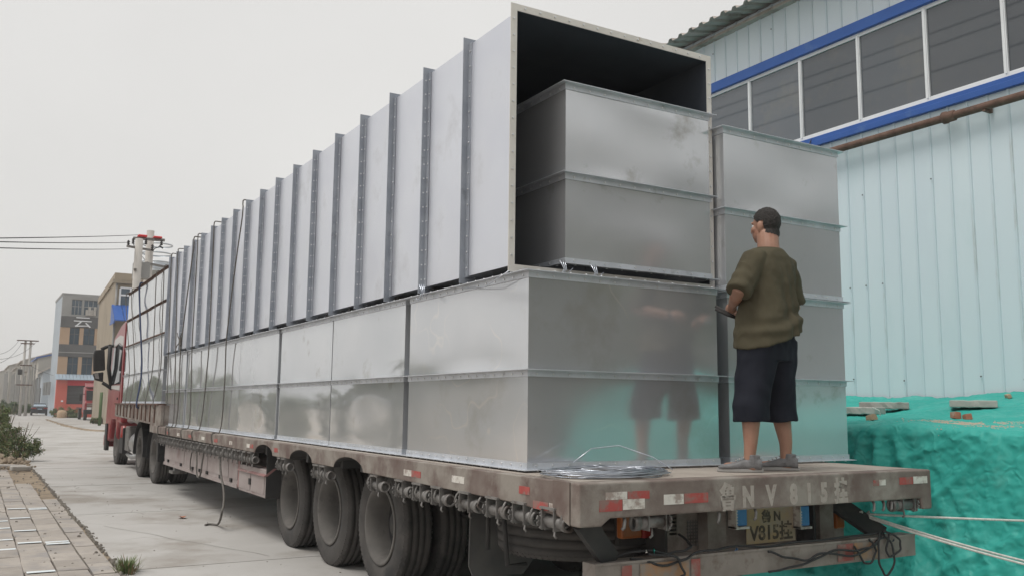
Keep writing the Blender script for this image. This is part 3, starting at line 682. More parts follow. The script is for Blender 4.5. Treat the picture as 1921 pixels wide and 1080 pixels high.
part(b, 'lamp_grille', M['winch'])
(xa, za), (xb_, zb_) = wz(1290, 975, .44), wz(1320, 1022, .44); b = MB(); b.box(xa, xb_, .46, .475, zb_, za)
for k in range(8): b.box(xa, xb_, .445, .459, zb_+(za-zb_)*k/8, zb_+(za-zb_)*(k+.45)/8)
for k in range(6): b.box(xa+(xb_-xa)*k/6, xa+(xb_-xa)*(k+.35)/6, .442, .4445, zb_, za)
part(b, 'step_mesh', M['winch'])
UZ0, UZ1 = D-.60, D-.455
b = MB(); b.box(.19, 2.96, .12, .24, UZ0, UZ1); b.box(.19, 2.96, .115, .1195, UZ1-.012, UZ1+.003)
ub = bevel(part(b, 'underrun_bar', M['grey_bar']), .010)
for (x0, x1, m) in ((.37, .44, 'red_faded'), (.50, .86, 'amber_faded'), (.88, .95, 'red_faded'), (2.15, 2.30, 'red_faded'), (2.31, 2.55, 'amber_faded')):
    b = MB(); b.box(x0, x1, .1125, .1148, UZ0+.015, UZ1-.02); part(b, 'reflective_strip', M['white'] if m == 'x' else M[m])
for (a, c) in (((.09, .10, D-.21), (.36, .2, UZ1-.01)), ((2.36, .42, D-.17), (2.76, .24, UZ1-.01))):
    b = MB(); b.bar(a, c, .12, .05, (0, 1, 0)); part(b, 'brace', M['chassis'])
# frayed wiring along the underrun bar
def cable(pts, r, m, name, wob=.02, seed=0, parent=None, n=5, per=8):
    P = [Vector(p) for p in pts]; out = []
    for i in range(len(P)-1):
        p0, p1, p2, p3 = P[max(i-1, 0)], P[i], P[i+1], P[min(i+2, len(P)-1)]
        for k in range(per):
            t = k/per; q = .5*((2*p1)+(p2-p0)*t+(2*p0-5*p1+4*p2-p3)*t*t+(3*p1-p0-3*p2+p3)*t**3)
            s = (i+t)*1.7+seed; out.append(q+Vector((nz(s, 1), nz(s, 2)*.4, nz(s, 3)))*wob)
    out.append(P[-1]); bb = MB(); bb.tube(out, r, n); return bb
for k, pts in enumerate((
    [(.45, .14, UZ1+.01), (.7, .10, UZ1-.03), (.95, .11, UZ1+.015), (1.4, .13, UZ1+.02), (2.0, .12, UZ1+.02), (2.6, .12, UZ1+.03)],
    [(1.5, .10, UZ1-.02), (1.75, .095, UZ0+.06), (2.0, .095, UZ1-.06), (2.3, .095, UZ0+.05), (2.6, .1, UZ1)],
    [(1.5, .10, UZ0+.005), (1.8, .095, UZ0+.03), (2.1, .095, UZ0+.09), (2.45, .095, UZ1-.05), (2.65, .12, UZ1+.04)],
    [(2.3, .095, UZ1-.04), (2.4, .09, UZ0-.01), (2.5, .09, UZ0+.06), (2.45, .1, UZ1)],
    [(2.55, .1, UZ1+.03), (2.52, .085, UZ0+.0), (2.60, .085, UZ0-.10), (2.69, .085, UZ0+.02), (2.60, .1, UZ1+.02)],
    [(2.6, .1, UZ1+.05), (2.75, .08, UZ1-.03), (2.70, .08, UZ0+.04), (2.6, .085, UZ0+.03), (2.66, .1, UZ1+.03)],
    [(.55, .12, UZ1+.03), (.72, .09, UZ1+.01), (.80, .08, UZ0+.05), (.70, .08, UZ0-.0)],
    [(.95, .3, UZ1+.1), (.9, .14, UZ1+.05), (.75, .12, UZ1+.03), (.5, .14, UZ1+.05), (.3, .2, UZ1)])):
    part(cable(pts, .0075, None, '', .025, k*3.1), 'loose_cable', M['cable'])
for (px, py, m, s) in ((1383, 1030, 'bluelens', .035), (1678, 1010, 'strap', .045), (1228, 1030, 'tarp', .04), (1213, 1035, 'white', .05)):
    p = at(px, py, .10); b = MB(); b.v = [(p.x+s*nz(k*1.3, px), .105-.02*abs(nz(k, py)), p.z+s*nz(k*2.1, px+5)) for k in range(9)]
    for k in range(7): b.face([k, k+1, k+2])
    part(b, 'plastic_scrap', M[m])

# ================================================================== ROPES
def rope_thing(pts, r, m, label, group=None, wob=.01, seed=0, name='rope', cat='rope', n=7, per=10):
    return tag(cable(pts, r, None, '', wob, seed, n=n, per=per).build(name, m), label, cat, group)
ZT = D+1.325+1.74+.055
def lash(y0, y1, y2, lab, seed, r=.0085, m='rope', name='rope', cat='rope'):
    return rope_thing([(.01, y0, D-.23), (-.012, y0, D-.10), (-.008, y0+.01, D+.0), (.108, y0+.05, D+.06), (.112, (y0+y1)/2, D+.65), (.10, y1, D+1.3), (.095, (y1+y2)/2, D+2.2), (.092, y2, ZT-.20), (.09, y2, ZT-.04), (.10, y2, ZT+.004), (.14, y2, ZT+.012), (.35, y2+.02, ZT+.012), (1.0, y2+.1, ZT+.014), (1.7, y2+.15, ZT+.012), (1.88, y2+.15, ZT+.012), (1.915, y2+.15, ZT-.03), (1.91, y2+.15, ZT-.4), (1.905, y2+.1, D+1.3)], r, M[m], lab, 'lashing ropes over the load', .006, seed, name, cat)
def yx(px, py): return atx(px, py, .1).y
lash(yx(412, 842), yx(425, 640), yx(455, 420), 'rearmost lashing rope over the big pale duct, its loose tail trailing to the road', 1)
lash(yx(374, 830), yx(392, 650), yx(402, 440), 'lashing rope just ahead of the trailing one, straight up a duct rib', 2)
lash(yx(353, 825), yx(360, 655), yx(372, 455), 'thin lashing rope between two ropes on the lower ducts', 3)
lash(yx(329, 822), yx(340, 640), yx(362, 500), 'slanting lashing rope with a knot halfway up the big pale duct', 4, .010)
lash(yx(323, 821), yx(329, 665), yx(334, 490), 'lashing rope running beside the slanting knotted one', 5)
lash(yx(308, 818), yx(316, 665), yx(322, 495), 'lashing rope at the corner where the low deck meets the gooseneck', 6)
kn = atx(338, 640, .07); b = MB()
for k in range(5): b.tube([kn+Vector((0, .05*math.cos(a+k), .07*math.sin(a*1.3+k*2))) for a in [j*.6 for j in range(8)]], .011, 6)
for (dy, dz) in ((.25, .16), (-.2, .14), (.3, -.1), (-.16, -.2)): b.tube([kn, kn+Vector((-.02, dy*.5, dz*.6)), kn+Vector((-.01, dy, dz))], .008, 6)
tag(b.build('rope_knot', M['rope']), 'tangled rope knot tied halfway up the side of the big pale duct', 'knot')
# loose tail, loop and short end under the deck
p0 = atx(413, 850, .02); e = atz(385, 984, .012)
rope_thing([(.02, p0.y, p0.z), tuple(atx(414, 885, .0)), tuple(atx(419, 915, -.03)), tuple(atx(420, 940, -.06)), tuple(atx(416, 962, -.12)), (atz(409, 982, .03).x, atz(409, 982, .03).y, .03), (e.x+.06, e.y+.05, .014), (e.x, e.y, .014)], .014, M['rope'], 'loose rope tail hanging off the deck with its end curled on the road', None, .006, 3)
rope_thing([tuple(atx(369, 846, .03)), tuple(atx(369, 870, .02)), tuple(atx(369, 888, .015)), tuple(atx(372, 894, .01)), tuple(atx(376, 888, .015)), tuple(atx(379, 868, .02)), tuple(atx(382, 848, .03))], .012, M['rope'], 'slack rope loop hanging against the flat tool chest', None, .004, 5)
rope_thing([tuple(atx(360, 846, .04)), tuple(atx(357, 866, .06)), tuple(atx(357, 880, .07)), tuple(atx(361, 882, .07))], .009, M['rope'], 'short thin rope end dangling on the flat tool chest beside the slack loop', None, .004, 6)
# ropes over the front stack
ZF = GZ+2.575
def flash(px0, px1, lab, seed, r=.009, m='rope', cat='rope', name='rope'):
    a = atx(px0, 775, .0); c = atx(px1, 520, .08)
    return rope_thing([(.02, a.y, GZ-.10), (-.03, a.y, GZ), (.075, (a.y*3+c.y)/4, GZ+.6), (.075, (a.y+c.y)/2, GZ+1.3), (.075, c.y, ZF-.25), (.075, c.y, ZF-.03), (.09, c.y, ZF+.006), (.13, c.y, ZF+.014), (.4, c.y, ZF+.014), (1.3, c.y, ZF+.015), (2.5, c.y, ZF+.01)], r, M[m], lab, 'ropes over the gooseneck stack', .006, seed, name, cat)
flash(274, 294, 'rope over the gooseneck stack, nearest the low deck', 1); flash(289, 308, 'rope over the rear corner of the gooseneck stack', 2); flash(245, 250, 'rope over the middle of the gooseneck stack', 3)
flash(258, 264, 'dark blue strap drawn over the gooseneck stack', 4, .017, 'strap', 'strap', 'strap')
flash(236, 240, 'rope over the gooseneck stack next to the cab', 5)
# coil of strapping wire left on the deck corner
b = MB(); c0 = Vector((.46, .38, D))
for k in range(34):
    rx, ry = rnd.uniform(.24, .42), rnd.uniform(.15, .27); ph = rnd.uniform(0, 6.28); z = .008+.0010*k; ox, oy = rnd.uniform(-.05, .05), rnd.uniform(-.05, .04)
    arc = rnd.uniform(4.5, 6.6); n = 30
    b.tube([c0+Vector((ox+rx*math.cos(ph+arc*j/n), oy+ry*math.sin(ph+arc*j/n), z+.006*math.sin(3*arc*j/n+k))) for j in range(n+1)], .0032, 5)
pa = c0+Vector((-.1, .1, .05))
b.tube([pa+Vector((.0, .1, .02)), pa+Vector((.15, .12, .10)), pa+Vector((.32, .06, .12)), pa+Vector((.5, -.05, .05)), pa+Vector((.55, -.18, -.02))], .0035, 5)
tag(b.build('wire_coil', M['wire']), 'loose coil of shiny strapping wire lying on the rear deck corner', 'wire coil')
# tie wires under the mouth of the big duct
for (px, py, lab) in ((1055, 505, 'twisted tie wire below the nested small duct, at its near corner'), (1113, 513, 'twisted tie wire below the nested small duct, further along its foot'), (790, 548, 'twisted tie wire hanging from the first joint of the big pale duct')):
    p = at(px, py, .86) if px > 900 else atx(px, py, .08)
    b = MB()
    for k in range(3): b.tube([p+Vector((.02*k-.02, 0, .06)), p+Vector((.01*k, -.02, 0)), p+Vector((.03*k-.03, -.015, -.07+.02*k)), p+Vector((.06*k-.05, -.02, -.05+.03*k))], .0035, 5)
    tag(b.build('tie_wire', M['wire']), lab, 'wire')
b = MB(); q0 = atx(955, 508, .08); q1 = atx(868, 540, .10)
b.tube([q0, (q0+q1)/2+Vector((0, 0, -.05)), q1], .0035, 5); tag(b.build('tie_wire', M['wire']), 'slack tie wire from the mouth corner of the big pale duct to the duct below', 'wire')

# ================================================================== TRACTOR UNIT
TY = 20.5
K = empty('truck_tractor', (1.5, TY, 0), 0, 'faded red truck tractor coupled to the loaded trailer, seen past the gooseneck', 'truck')
def kpart(b, name, mats, parent=None, fix=True):
    b.v = [(x-1.5, y-TY, z) for (x, y, z) in b.v]; return b.build(name, mats, parent or K, fix=fix)
cabp = [(19.85, 1.05), (20.35, 1.05)]
yc, zc, ar = 21.25, .56, .66
for k in range(9):
    a = math.pi*(.97-k*.94/8); cabp.append((yc+ar*math.cos(a), zc+ar*math.sin(a)))
cabp += [(22.1, .55), (22.75, .50), (22.8, 1.2), (22.72, 1.9), (22.35, 2.95), (22.1, 3.28), (21.0, 3.52), (19.95, 3.62), (19.85, 3.5)]
b = MB(); b.prism(cabp, .27, 2.73, 'x'); bevel(kpart(b, 'cab', M['cab']), .06, 3)
b = MB(); b.prism([(20.05, 1.55), (20.05, 3.3), (19.86, 3.5), (19.80, 1.2)], .235, .2675, 'x'); kpart(b, 'side_fairing', M['cab'])
b = MB(); b.prism([(20.35, 2.02), (22.05, 2.02), (22.28, 2.25), (21.95, 2.98), (20.9, 3.05), (20.35, 2.95)], .258, .2685, 'x'); wn = kpart(b, 'side_window', M['cabglass'])
b = MB(); b.prism([(20.15, 2.98), (20.35, 2.97), (20.9, 3.07), (22.0, 3.0), (21.85, 3.2), (20.9, 3.26), (20.15, 3.18)], .255, .268, 'x'); kpart(b, 'white_stripe', M['cab_white'])
b = MB(); b.prism([(20.36, 1.86), (22.3, 1.92), (22.4, 2.16), (22.1, 2.0), (20.36, 1.98)], .254, .2672, 'x'); kpart(b, 'sill_stripe', M['cab_white'])
b = MB(); b.box(.245, .2675, 20.55, 20.72, 1.62, 1.68); kpart(b, 'door_handle', M['black'])
b = MB(); b.prism([(20.35, 1.14), (22.25, 1.14), (22.3, 1.85), (20.35, 1.82)], .257, .2672, 'x'); kpart(b, 'door_panel', M['cab'])
b = MB(); b.box(.262, .2695, 20.9, 21.5, 1.28, 1.72); kpart(b, 'door_pocket', M['cab'])
b = MB(); b.box(.25, 2.75, 22.55, 22.86, .38, .72); bevel(kpart(b, 'bumper', M['cab']), .05)
b = MB(); b.box(.24, .32, 22.2, 22.58, .30, 1.0); kpart(b, 'front_fender', M['black'])
# mirrors on their arms
b = MB()
mp = [at(175, 664, 22.1), at(178, 656, 22.1), at(196, 655, 22.1), at(197, 694, 22.1), at(175, 696, 22.1)]
b.prism([(p.x, p.z) for p in mp], 22.04, 22.2, 'y'); bevel(kpart(b, 'mirror', M['black']), .025)
b = MB(); mp = [at(174, 700, 22.1), at(194, 697, 22.1), at(193, 716, 22.1), at(178, 712, 22.1)]
b.prism([(p.x, p.z) for p in mp], 22.04, 22.2, 'y'); bevel(kpart(b, 'mirror', M['black']), .025)
b = MB(); mp = [at(177, 701, 22.03), at(184, 699, 22.03), at(186, 710, 22.03), at(179, 709, 22.03)]; b.prism([(p.x, p.z) for p in mp], 22.02, 22.035, 'y'); kpart(b, 'mirror_glass', M['chrome'])
b = MB(); A, Bq, Cq, Dq = at(190, 655, 22.1), at(207, 648, 22.0), at(209, 728, 22.0), at(192, 717, 22.1)
b.tube([A, at(200, 650, 22.1), Bq], .045, 8); b.tube([Dq, at(200, 722, 22.1), Cq], .045, 8); b.tube([Bq, at(204, 690, 22.05), Cq], .05, 8); b.tube([Bq, Bq+Vector((.3, 0, 0))], .04, 8); b.tube([Cq, Cq+Vector((.3, 0, 0))], .04, 8)
kpart(b, 'mirror_arm', M['black'])
# chassis, wheels, fenders, tanks
b = MB(); b.box(1.05, 1.15, 13.9, 22.5, .78, 1.02); b.box(1.85, 1.95, 13.9, 22.5, .78, 1.02)
for y in (14.2, 15.8, 17.6, 19.2): b.box(1.15, 1.85, y, y+.12, .80, 1.0)
b.lathe([(0, .55), (.06, .55), (.06, .001)], 24, 'z', (1.5, 16.0, 1.03)); kpart(b, 'chassis_frame', M['chassis'])
def kw(x, y, flip, dual):
    return wheel(K, x, y, flip, (1.5, TY), dual=dual)
for y in (14.95, 16.75): kw(.27+TW/2, y, False, True); kw(2.73-TW/2, y, True, True)
kw(.36+TW/2, 21.2, False, False); kw(2.64-TW/2, 21.2, True, False)
for y in (14.95, 16.75):
    b = MB(); n = 14
    for k in range(n+1):
        a = R(-8+196*k/n); 
        for x in (.24, .90): b.v.append((x, y+.66*math.cos(a), .53+.62*math.sin(a)))
    for k in range(n): b.face([2*k, 2*k+1, 2*k+3, 2*k+2])
    o = kpart(b, 'fender', M['black']); so_ = o.modifiers.new('t', 'SOLIDIFY'); so_.thickness = .012
b = MB(); b.tube([(.62, 17.65, .62), (.62, 18.7, .62)], .30, 20); kpart(b, 'fuel_tank', M['chrome'])
b = MB(); b.box(.34, .80, 18.85, 19.5, .42, 1.0); bevel(kpart(b, 'battery_box', M['winch']), .03)
b = MB(); b.box(.30, .42, 19.55, 20.1, .35, .95); kpart(b, 'cab_step', M['chassis']); 
b = MB(); b.tube([(.45, 17.6, 1.1), (.42, 18.6, 1.2), (.45, 19.5, 1.15)], .09, 12); b.tube([(.5, 18.2, .35), (.42, 18.8, .30), (.45, 19.6, .33)], .06, 10); kpart(b, 'air_pipe', M['chrome'])
b = MB(); b.lathe([(0, .10), (.28, .10), (.28, .001)], 14, 'z', (.36, 19.7, .72)); kpart(b, 'red_canister', M['redlens'])
# ================================================================== FACTORY BUILDING
WX = 6.40
FB = empty('factory_building', (WX+4, 4, 0), 0, 'pale blue ribbed sheet metal factory with blue trim and a band of dark windows', 'building')
FO = (WX+4, 4, 0)
def fpart(b, name, mats, parent=None, fix=True):
    b.v = [(x-FO[0], y-FO[1], z) for (x, y, z) in b.v]; return b.build(name, mats, parent or FB, fix=fix)
Y0, Y1 = -1.3, 17.2
ZS = atx(1700, 198, WX).z; ZW0 = ZS+.10
zb = atx(1510, 262, WX).z; zt = atx(1540, 68, WX).z
ZSILL0, ZSILL1 = zb-.13, zb
ZH1 = atx(1500, 92, WX).z; ZH0 = ZH1-.13
EAVE = atx(1300, 75, WX-.1).z
pitch = .232
lo, up_ = [], []
def panel_piece(z0, z1, mname):
    b = MB(); w_ = pitch; d = .013
    # flat pan, then the ribbed lap
    prof = [(0, 0), (.198, 0), (.204, -d), (.228, -d), (.232, 0)]
    for (y, dx) in prof:
        for z in (z0, z1): b.v.append((dx, y, z))
    for k in range(4):
        b.m = 0 if k == 0 else 1; b.face([2*k, 2*k+1, 2*k+3, 2*k+2])
    return b.mesh(mname, [M['wall'], M['wall_rib']])
me_lo = panel_piece(0, ZSILL0, 'wall_panel'); me_up = panel_piece(ZH1-.01, EAVE, 'wall_panel')
# flatter pans have one thin seam in three standing prouder
for k in range(int((Y1-Y0)/pitch)):
    y = Y0+k*pitch
    for me in (me_lo, me_up):
        o = link('wall_panel', me, FB, (WX-FO[0]+rnd.uniform(-.001, .001), y-FO[1], 0)); o.rotation_euler.z = R(rnd.uniform(-.25, .25))
b = MB(); b.box(WX+.03, WX+.20, Y0, Y1, 0, ZSILL0); b.box(WX+.03, WX+.20, Y0, Y1, ZH1, EAVE); fpart(b, 'wall_core', M['wall'])
b = MB(); b.box(WX-.055, WX+.03, Y0, Y1, ZSILL0-.02, ZSILL0+.055); b.box(WX-.035, WX+.03, Y0, Y1, ZSILL0+.0551, ZSILL1-.02); bevel(fpart(b, 'blue_sill', M['blue']), .006)
b = MB(); b.box(WX-.06, WX+.03, Y0, Y1, ZH0, ZH1+.015); bevel(fpart(b, 'blue_lintel', M['blue']), .006)
wy = [atx(px, py, WX).y for px, py in ((1883, 40), (1737, 90), (1610, 140), (1503, 170), (1407, 200))]
dw = (wy[4]-wy[0])/4
n0 = -int((wy[0]-Y0)/dw)
for k in range(n0, int((Y1-wy[0])/dw)):
    ya, yb = wy[0]+k*dw, wy[0]+(k+1)*dw
    b = MB()
    b.box(WX-.012, WX+.045, ya-.025, ya+.025, ZSILL1-.02, ZH0)
    b.box(WX-.022, WX-.0125, ya-.012, ya+.006, ZSILL1+.02, ZH0-.03)
    b.box(WX-.008, WX+.04, ya+.025, yb-.025, ZSILL1-.02, ZSILL1+.035); b.box(WX-.008, WX+.04, ya+.025, yb-.025, ZH0-.045, ZH0)
    fr = fpart(b, 'window', M['pvc'])
    b = MB(); b.box(WX+.012, WX+.018, ya+.0255, yb-.0255, ZSILL1+.0355, ZH0-.0455)
    q = fpart(b, 'pane', M['glass'], fr)
    dx = rnd.uniform(-.0015, .0015)
    for v in q.data.vertices: v.co.x += dx*(v.co.y-(ya+yb)/2+FO[1])*.6
# dim interior wall behind the band and the fixing screws of the sheets
b = MB(); b.box(WX+.2, WX+.25, Y0, Y1, 0, EAVE); b.box(WX+9, WX+9.2, Y0, Y1, 0, EAVE+1.2); b.box(WX+.25, WX+9, Y0-.1, Y0, 0, EAVE); b.box(WX+.25, WX+9, Y1, Y1+.1, 0, EAVE); fpart(b, 'rear_wall', M['wall'])
b = MB()
for z in (1.9, 3.05, 4.15, ZH1+.45):
    for k in range(int((Y1-Y0)/pitch)):
        if rnd.random() < .22:
            y = Y0+k*pitch+.213; b.lathe([(0, .001), (0, .009), (.008, .007), (.01, .001)], 6, 'x', (WX-.034, y, z+rnd.uniform(-.03, .03)))
tag(fpart(b, 'fixing_screw', M['chassis']), kind='stuff')
# roof sheets with open corrugation at the eave
ra, rb_ = atx(1220, 95, WX-.45), atx(1430, 0, WX-.45)
RZ = (ra.z+rb_.z)/2
for k in range(int((Y1-Y0)/.90)+1):
    b = MB(); y0 = Y0-.2+k*.90; seg = []
    for j in range(4):
        yy = y0+j*.225; seg += [(yy, 0), (yy+.09, 0), (yy+.115, .045), (yy+.17, .045), (yy+.195, 0)]
    seg.append((y0+.90, 0)); dz = rnd.uniform(-.012, .018)
    zr = lambda y: ra.z+(rb_.z-ra.z)*(y-ra.y)/(rb_.y-ra.y)*.6
    for (yy, h) in seg:
        for (x, s) in ((WX-.50, 0), (WX+4.7, 1.05)):
            b.v.append((x, yy, RZ+h+dz*(1-s)+s)); b.v.append((x, yy, RZ+h-.006+dz*(1-s)+s))
    n = len(seg)
    for i in range(n-1):
        a = i*4
        b.face([a, a+4, a+6, a+2]); b.face([a+1, a+3, a+7, a+5]); b.face([a, a+1, a+5, a+4])
    fpart(b, 'roof_sheet', M['roof'])
b = MB(); b.box(WX-.10, WX-.05, Y0, Y1, RZ-.05, RZ-.008); b.box(WX-.05, WX+.05, Y0, Y1, RZ-.05, RZ-.03); fpart(b, 'eave_purlin', M['roof'])
b = MB(); b.box(WX+4.7, WX+9.2, Y0-.2, Y1+.2, RZ+1.0, RZ+1.05); fpart(b, 'rear_roof', M['roof'])
# rusty pipe on brackets
PZ = (atx(1700, 240, WX-.12).z+atx(1900, 188, WX-.12).z)/2
b = MB(); pts = [(WX-.12, Y0+k*.4, PZ+.006*nz(k, 4)) for k in range(0, 21)]
b.tube([p for p in pts if p[1] < 5.2], .045, 12)
jy = atx(1778, 218, WX-.12).y
b.lathe([(-.09, .05), (-.08, .062), (.0, .062), (.01, .07), (.05, .07), (.05, .05)], 12, 'y', (WX-.12, jy, PZ))
for k in range(3): y = -.8+k*2.2; b.box(WX-.16, WX-.02, y, y+.035, PZ-.062, PZ-.046); b.box(WX-.085, WX-.02, y, y+.035, PZ-.046, PZ+.06)
o = b.build('rusty_pipe', M['rust']); tag(o, 'rusty brown steel pipe running along the pale blue wall under the windows', 'pipe')
b = MB(); p = atx(1522, 262, WX-.06); b.tube([p, p+Vector((-.02, .05, -.12)), p+Vector((-.02, .12, -.16))], .006, 5); tag(b.build('cable_end', M['cable']), 'short dark cable end hanging below the blue sill above the rusty pipe', 'cable')

# ================================================================== SHEETED HEAP
zfront = 1.40
def tarp_pt(s, y):
    """s 0..1 from the wall over the top edge down to the ground"""
    zw = 1.72+.05*nz(y*.6, 1)+.02*nz(y*2.3, 4); xe = 3.95+.10*nz(y*.5, 7)+.05*nz(y*1.9, 2); ze = zfront+.045*nz(y*.7, 3)-.01*(y)*.4
    L1, L2, rr = WX-.03-xe, ze, .07
    tot = L1+L2; d = s*tot
    if d < L1-rr:
        t = d/L1; x = WX-.03-d; z = zw+(ze-zw)*(t**.8); n = Vector((-.1, 0, 1))
    elif d < L1+rr*.6:
        a = (d-(L1-rr))/(rr*1.6)*math.pi/2; t = (L1-rr)/L1; zc = zw+(ze-zw)*(t**.8)
        x = WX-.03-(L1-rr)-rr*math.sin(a); z = zc-rr*(1-math.cos(a)); n = Vector((-math.sin(a), 0, math.cos(a)))
    else:
        e = (d-(L1+rr*.6))/(tot-(L1+rr*.6)); t = (L1-rr)/L1; zc = zw+(ze-zw)*(t**.8)-rr
        x = xe-.26*e*e-.05*e; z = zc*(1-e)+.012*(e); n = Vector((-1, 0, .15))
        if e > .93: x -= (e-.93)*3.0
    # folds: a fan of pleats hanging from the stone, diagonal tension creases, and fine crumple
    ef = max(0, min(1, (y+5.0)/1.1)); z *= ef*ef*(3-2*ef)
    P = Vector((x, y, z)); h = 0
    side_ = max(0, min(1, (d-(L1-.05))/.25)); top = 1-side_
    ys = 1.14
    if side_ > 0:
        dy = y-ys; fan = math.exp(-(dy/(.18+.55*max(0, ze-z)))**2)
        h += .040*fan*side_*(1-2*abs(math.sin(dy/(.045+.085*max(.05, ze-z)))))
        ph = (y*1.0+z*1.25); h += .022*side_*(1-abs(nz(ph*1.6, y*.35+z*.3, 3))*2.2)+.020*side_*max(0, 1-9*abs(nz(ph*1.2, y*.3-z*.3, 13)))
        ph2 = (y*1.0-z*.8); h += .010*side_*(1-abs(nz(ph2*2.6, 6, z*.5))*2)+.014*side_*max(0, 1-9*abs(nz(ph2*1.7, 16, z*.5+y*.2)))
        h += .010*side_*nz(y*7, z*3.2, 4)
    h += top*(.030*nz(x*1.6, y*1.1, 2)+.016*(1-2*abs(nz(x*2.2+y*.6, y*2.4, 9))))
    h += .005*(.4-abs(nz(x*5+y*2, y*4.2, z*4.2)*2.2))+.006*(.4-abs(nz(y*9-z*5, z*8, x*9)*2.2))+.007*(.4-abs(nz(y*15+z*9, z*15, x*16)*2.2))+.003*nz(x*17, y*15, z*15)+.0045*(1-2.4*abs(nz(x*14+y*5, y*13, z*12)))
    return P+n*h
NS, NY = 300, 380
b = MB(); b.smooth = True; ya, yb = -5.0, 12.0
yl = [ya+(-1.6-ya)*k/60 for k in range(60)]+[-1.6+5.9*k/270 for k in range(271)]+[4.3+(yb-4.3)*k/40 for k in range(1, 41)]
NY = len(yl)-1
for j in range(NY+1):
    for i in range(NS+1): b.v.append(tuple(tarp_pt(i/NS, yl[j])))
for j in range(NY):
    for i in range(NS):
        a = j*(NS+1)+i; b.face([a, a+1, a+NS+2, a+NS+1])
hp = b.build('sheeted_heap', M['tarp'], fix=False); tag(hp, 'long heap covered with crumpled green sheeting along the factory wall', 'covered heap')
def tarp_z(x, y):
    best = None
    for i in range(0, 201):
        p = tarp_pt(i/200*.64, y)
        if best is None or abs(p.x-x) < abs(best.x-x): best = p
    return best.z
def on_tarp(px, py):
    """where the ray through a point of the photograph meets the sheet's top"""
    lo_, hi_ = 4.0, WX
    for X in [4.0+.03*k for k in range(80)]:
        p = atx(px, py, X)
        if tarp_z(X, p.y) >= p.z: return Vector((X, p.y, tarp_z(X, p.y)))
    return Vector((5.2, p.y, tarp_z(5.2, p.y)))
def plank(pa, pb, thick, dep, lab, seed):
    A, Bq = on_tarp(*pa), on_tarp(*pb); c = (A+Bq)/2; L_ = (Bq-A).length; ang = math.atan2(Bq.y-A.y, Bq.x-A.x)
    b = MB(); n = 10
    for k in range(n+1):
        x = -L_/2+L_*k/n
        for (y, z) in ((0, 0), (dep, 0), (dep, thick), (0, thick)):
            b.v.append((x+.008*nz(k, seed, y*9), y+.012*nz(k*.9, seed+z*30), z+.008*nz(k*.8, seed+5, y*8)))
    for k in range(n):
        for q in range(4): b.face([k*4+q, k*4+(q+1)%4, (k+1)*4+(q+1)%4, (k+1)*4+q])
    b.face([0,1,2,3]); b.face([n*4+q for q in (3,2,1,0)])
    o = b.build('concrete_plank', M['slab'], loc=(c.x, c.y, max(A.z, Bq.z)+.006)); bevel(o, .008); o.rotation_euler = (0, 0, ang); return tag(o, lab, 'plank')
plank((1575, 781), (1641, 779), .07, .26, 'grey concrete plank on the green sheeting, half behind the tall stack and tied with cord', 1)
plank((1614, 776), (1706, 770), .07, .28, 'grey concrete plank on the green sheeting, behind the corded one', 2)
plank((1782, 772), (1872, 766), .065, .30, 'long pale concrete plank on the green sheeting near the two brick pieces', 3)
def chunk(px, py, r, m, lab, name, cat, seed, sx=1.3):
    p = on_tarp(px, py); b = MB(); bm = bmesh.new(); bmesh.ops.create_cube(bm, size=2*r); bmesh.ops.subdivide_edges(bm, edges=bm.edges, cuts=3, use_grid_fill=True)
    for v in bm.verts:
        v.co.x *= sx; v.co *= 1+.28*nz(v.co.x*9+seed, v.co.y*9, v.co.z*9)-.12*(v.co.length/r-1)
    me = bpy.data.meshes.new(name); bm.to_mesh(me); bm.free(); me.materials.append(m); o = link(name, me, None, (p.x, p.y, p.z+r*.72)); o.rotation_euler = (.1*seed, .05, seed); return tag(o, lab, cat)
chunk(1792, 783, .033, M['brick'], 'larger broken red brick piece on the green sheeting, below the long plank', 'brick_piece', 'brick', 1.2, 1.25)
chunk(1815, 786, .028, M['brick'], 'smaller rounded red brick piece on the green sheeting beside the larger one', 'brick_piece', 'brick', 2.7, 1.05)
chunk(1636, 788, .030, M['stone'], 'tan stone weighing down the pleated corner of the green sheeting', 'stone', 'stone', 3.3, 2.2)
chunk(1892, 746, .022, M['stone'], 'small tan stone on top of the green sheeting against the blue wall', 'stone', 'stone', 4.1, 1.6)
p = on_tarp(1812, 794); b = MB(); rs_ = random.Random(11); zc = {}
for k in range(2600):
    X, Yq = p.x+rs_.gauss(0, .10), p.y+rs_.gauss(-.05, .20)
    if nz(X*5, Yq*4, 3) < -.1: continue
    key = (round(X, 2), round(Yq, 2))
    if key not in zc: zc[key] = tarp_z(X, Yq)
    r0 = rs_.uniform(.003, .009); b.lathe([(-.004, r0), (r0*.35, r0*.75), (r0*.5, .001)], 6, 'z', (X-p.x, Yq-p.y, zc[key]-p.z+.001))
o = b.build('sand', M['dust'], loc=tuple(p)); tag(o, 'thin patch of spilled sand on the green sheeting below the brick pieces', 'sand', kind='stuff')
b = MB(); p = on_tarp(1640, 781); b.tube([p+Vector((-.05, -.02, .09)), p+Vector((.0, -.06, .06)), p+Vector((.03, -.05, .0)), p+Vector((-.03, -.03, -.02))], .007, 6); tag(b.build('cord', M['rope_white']), 'loop of cord hanging off the end of the corded concrete plank', 'cord')
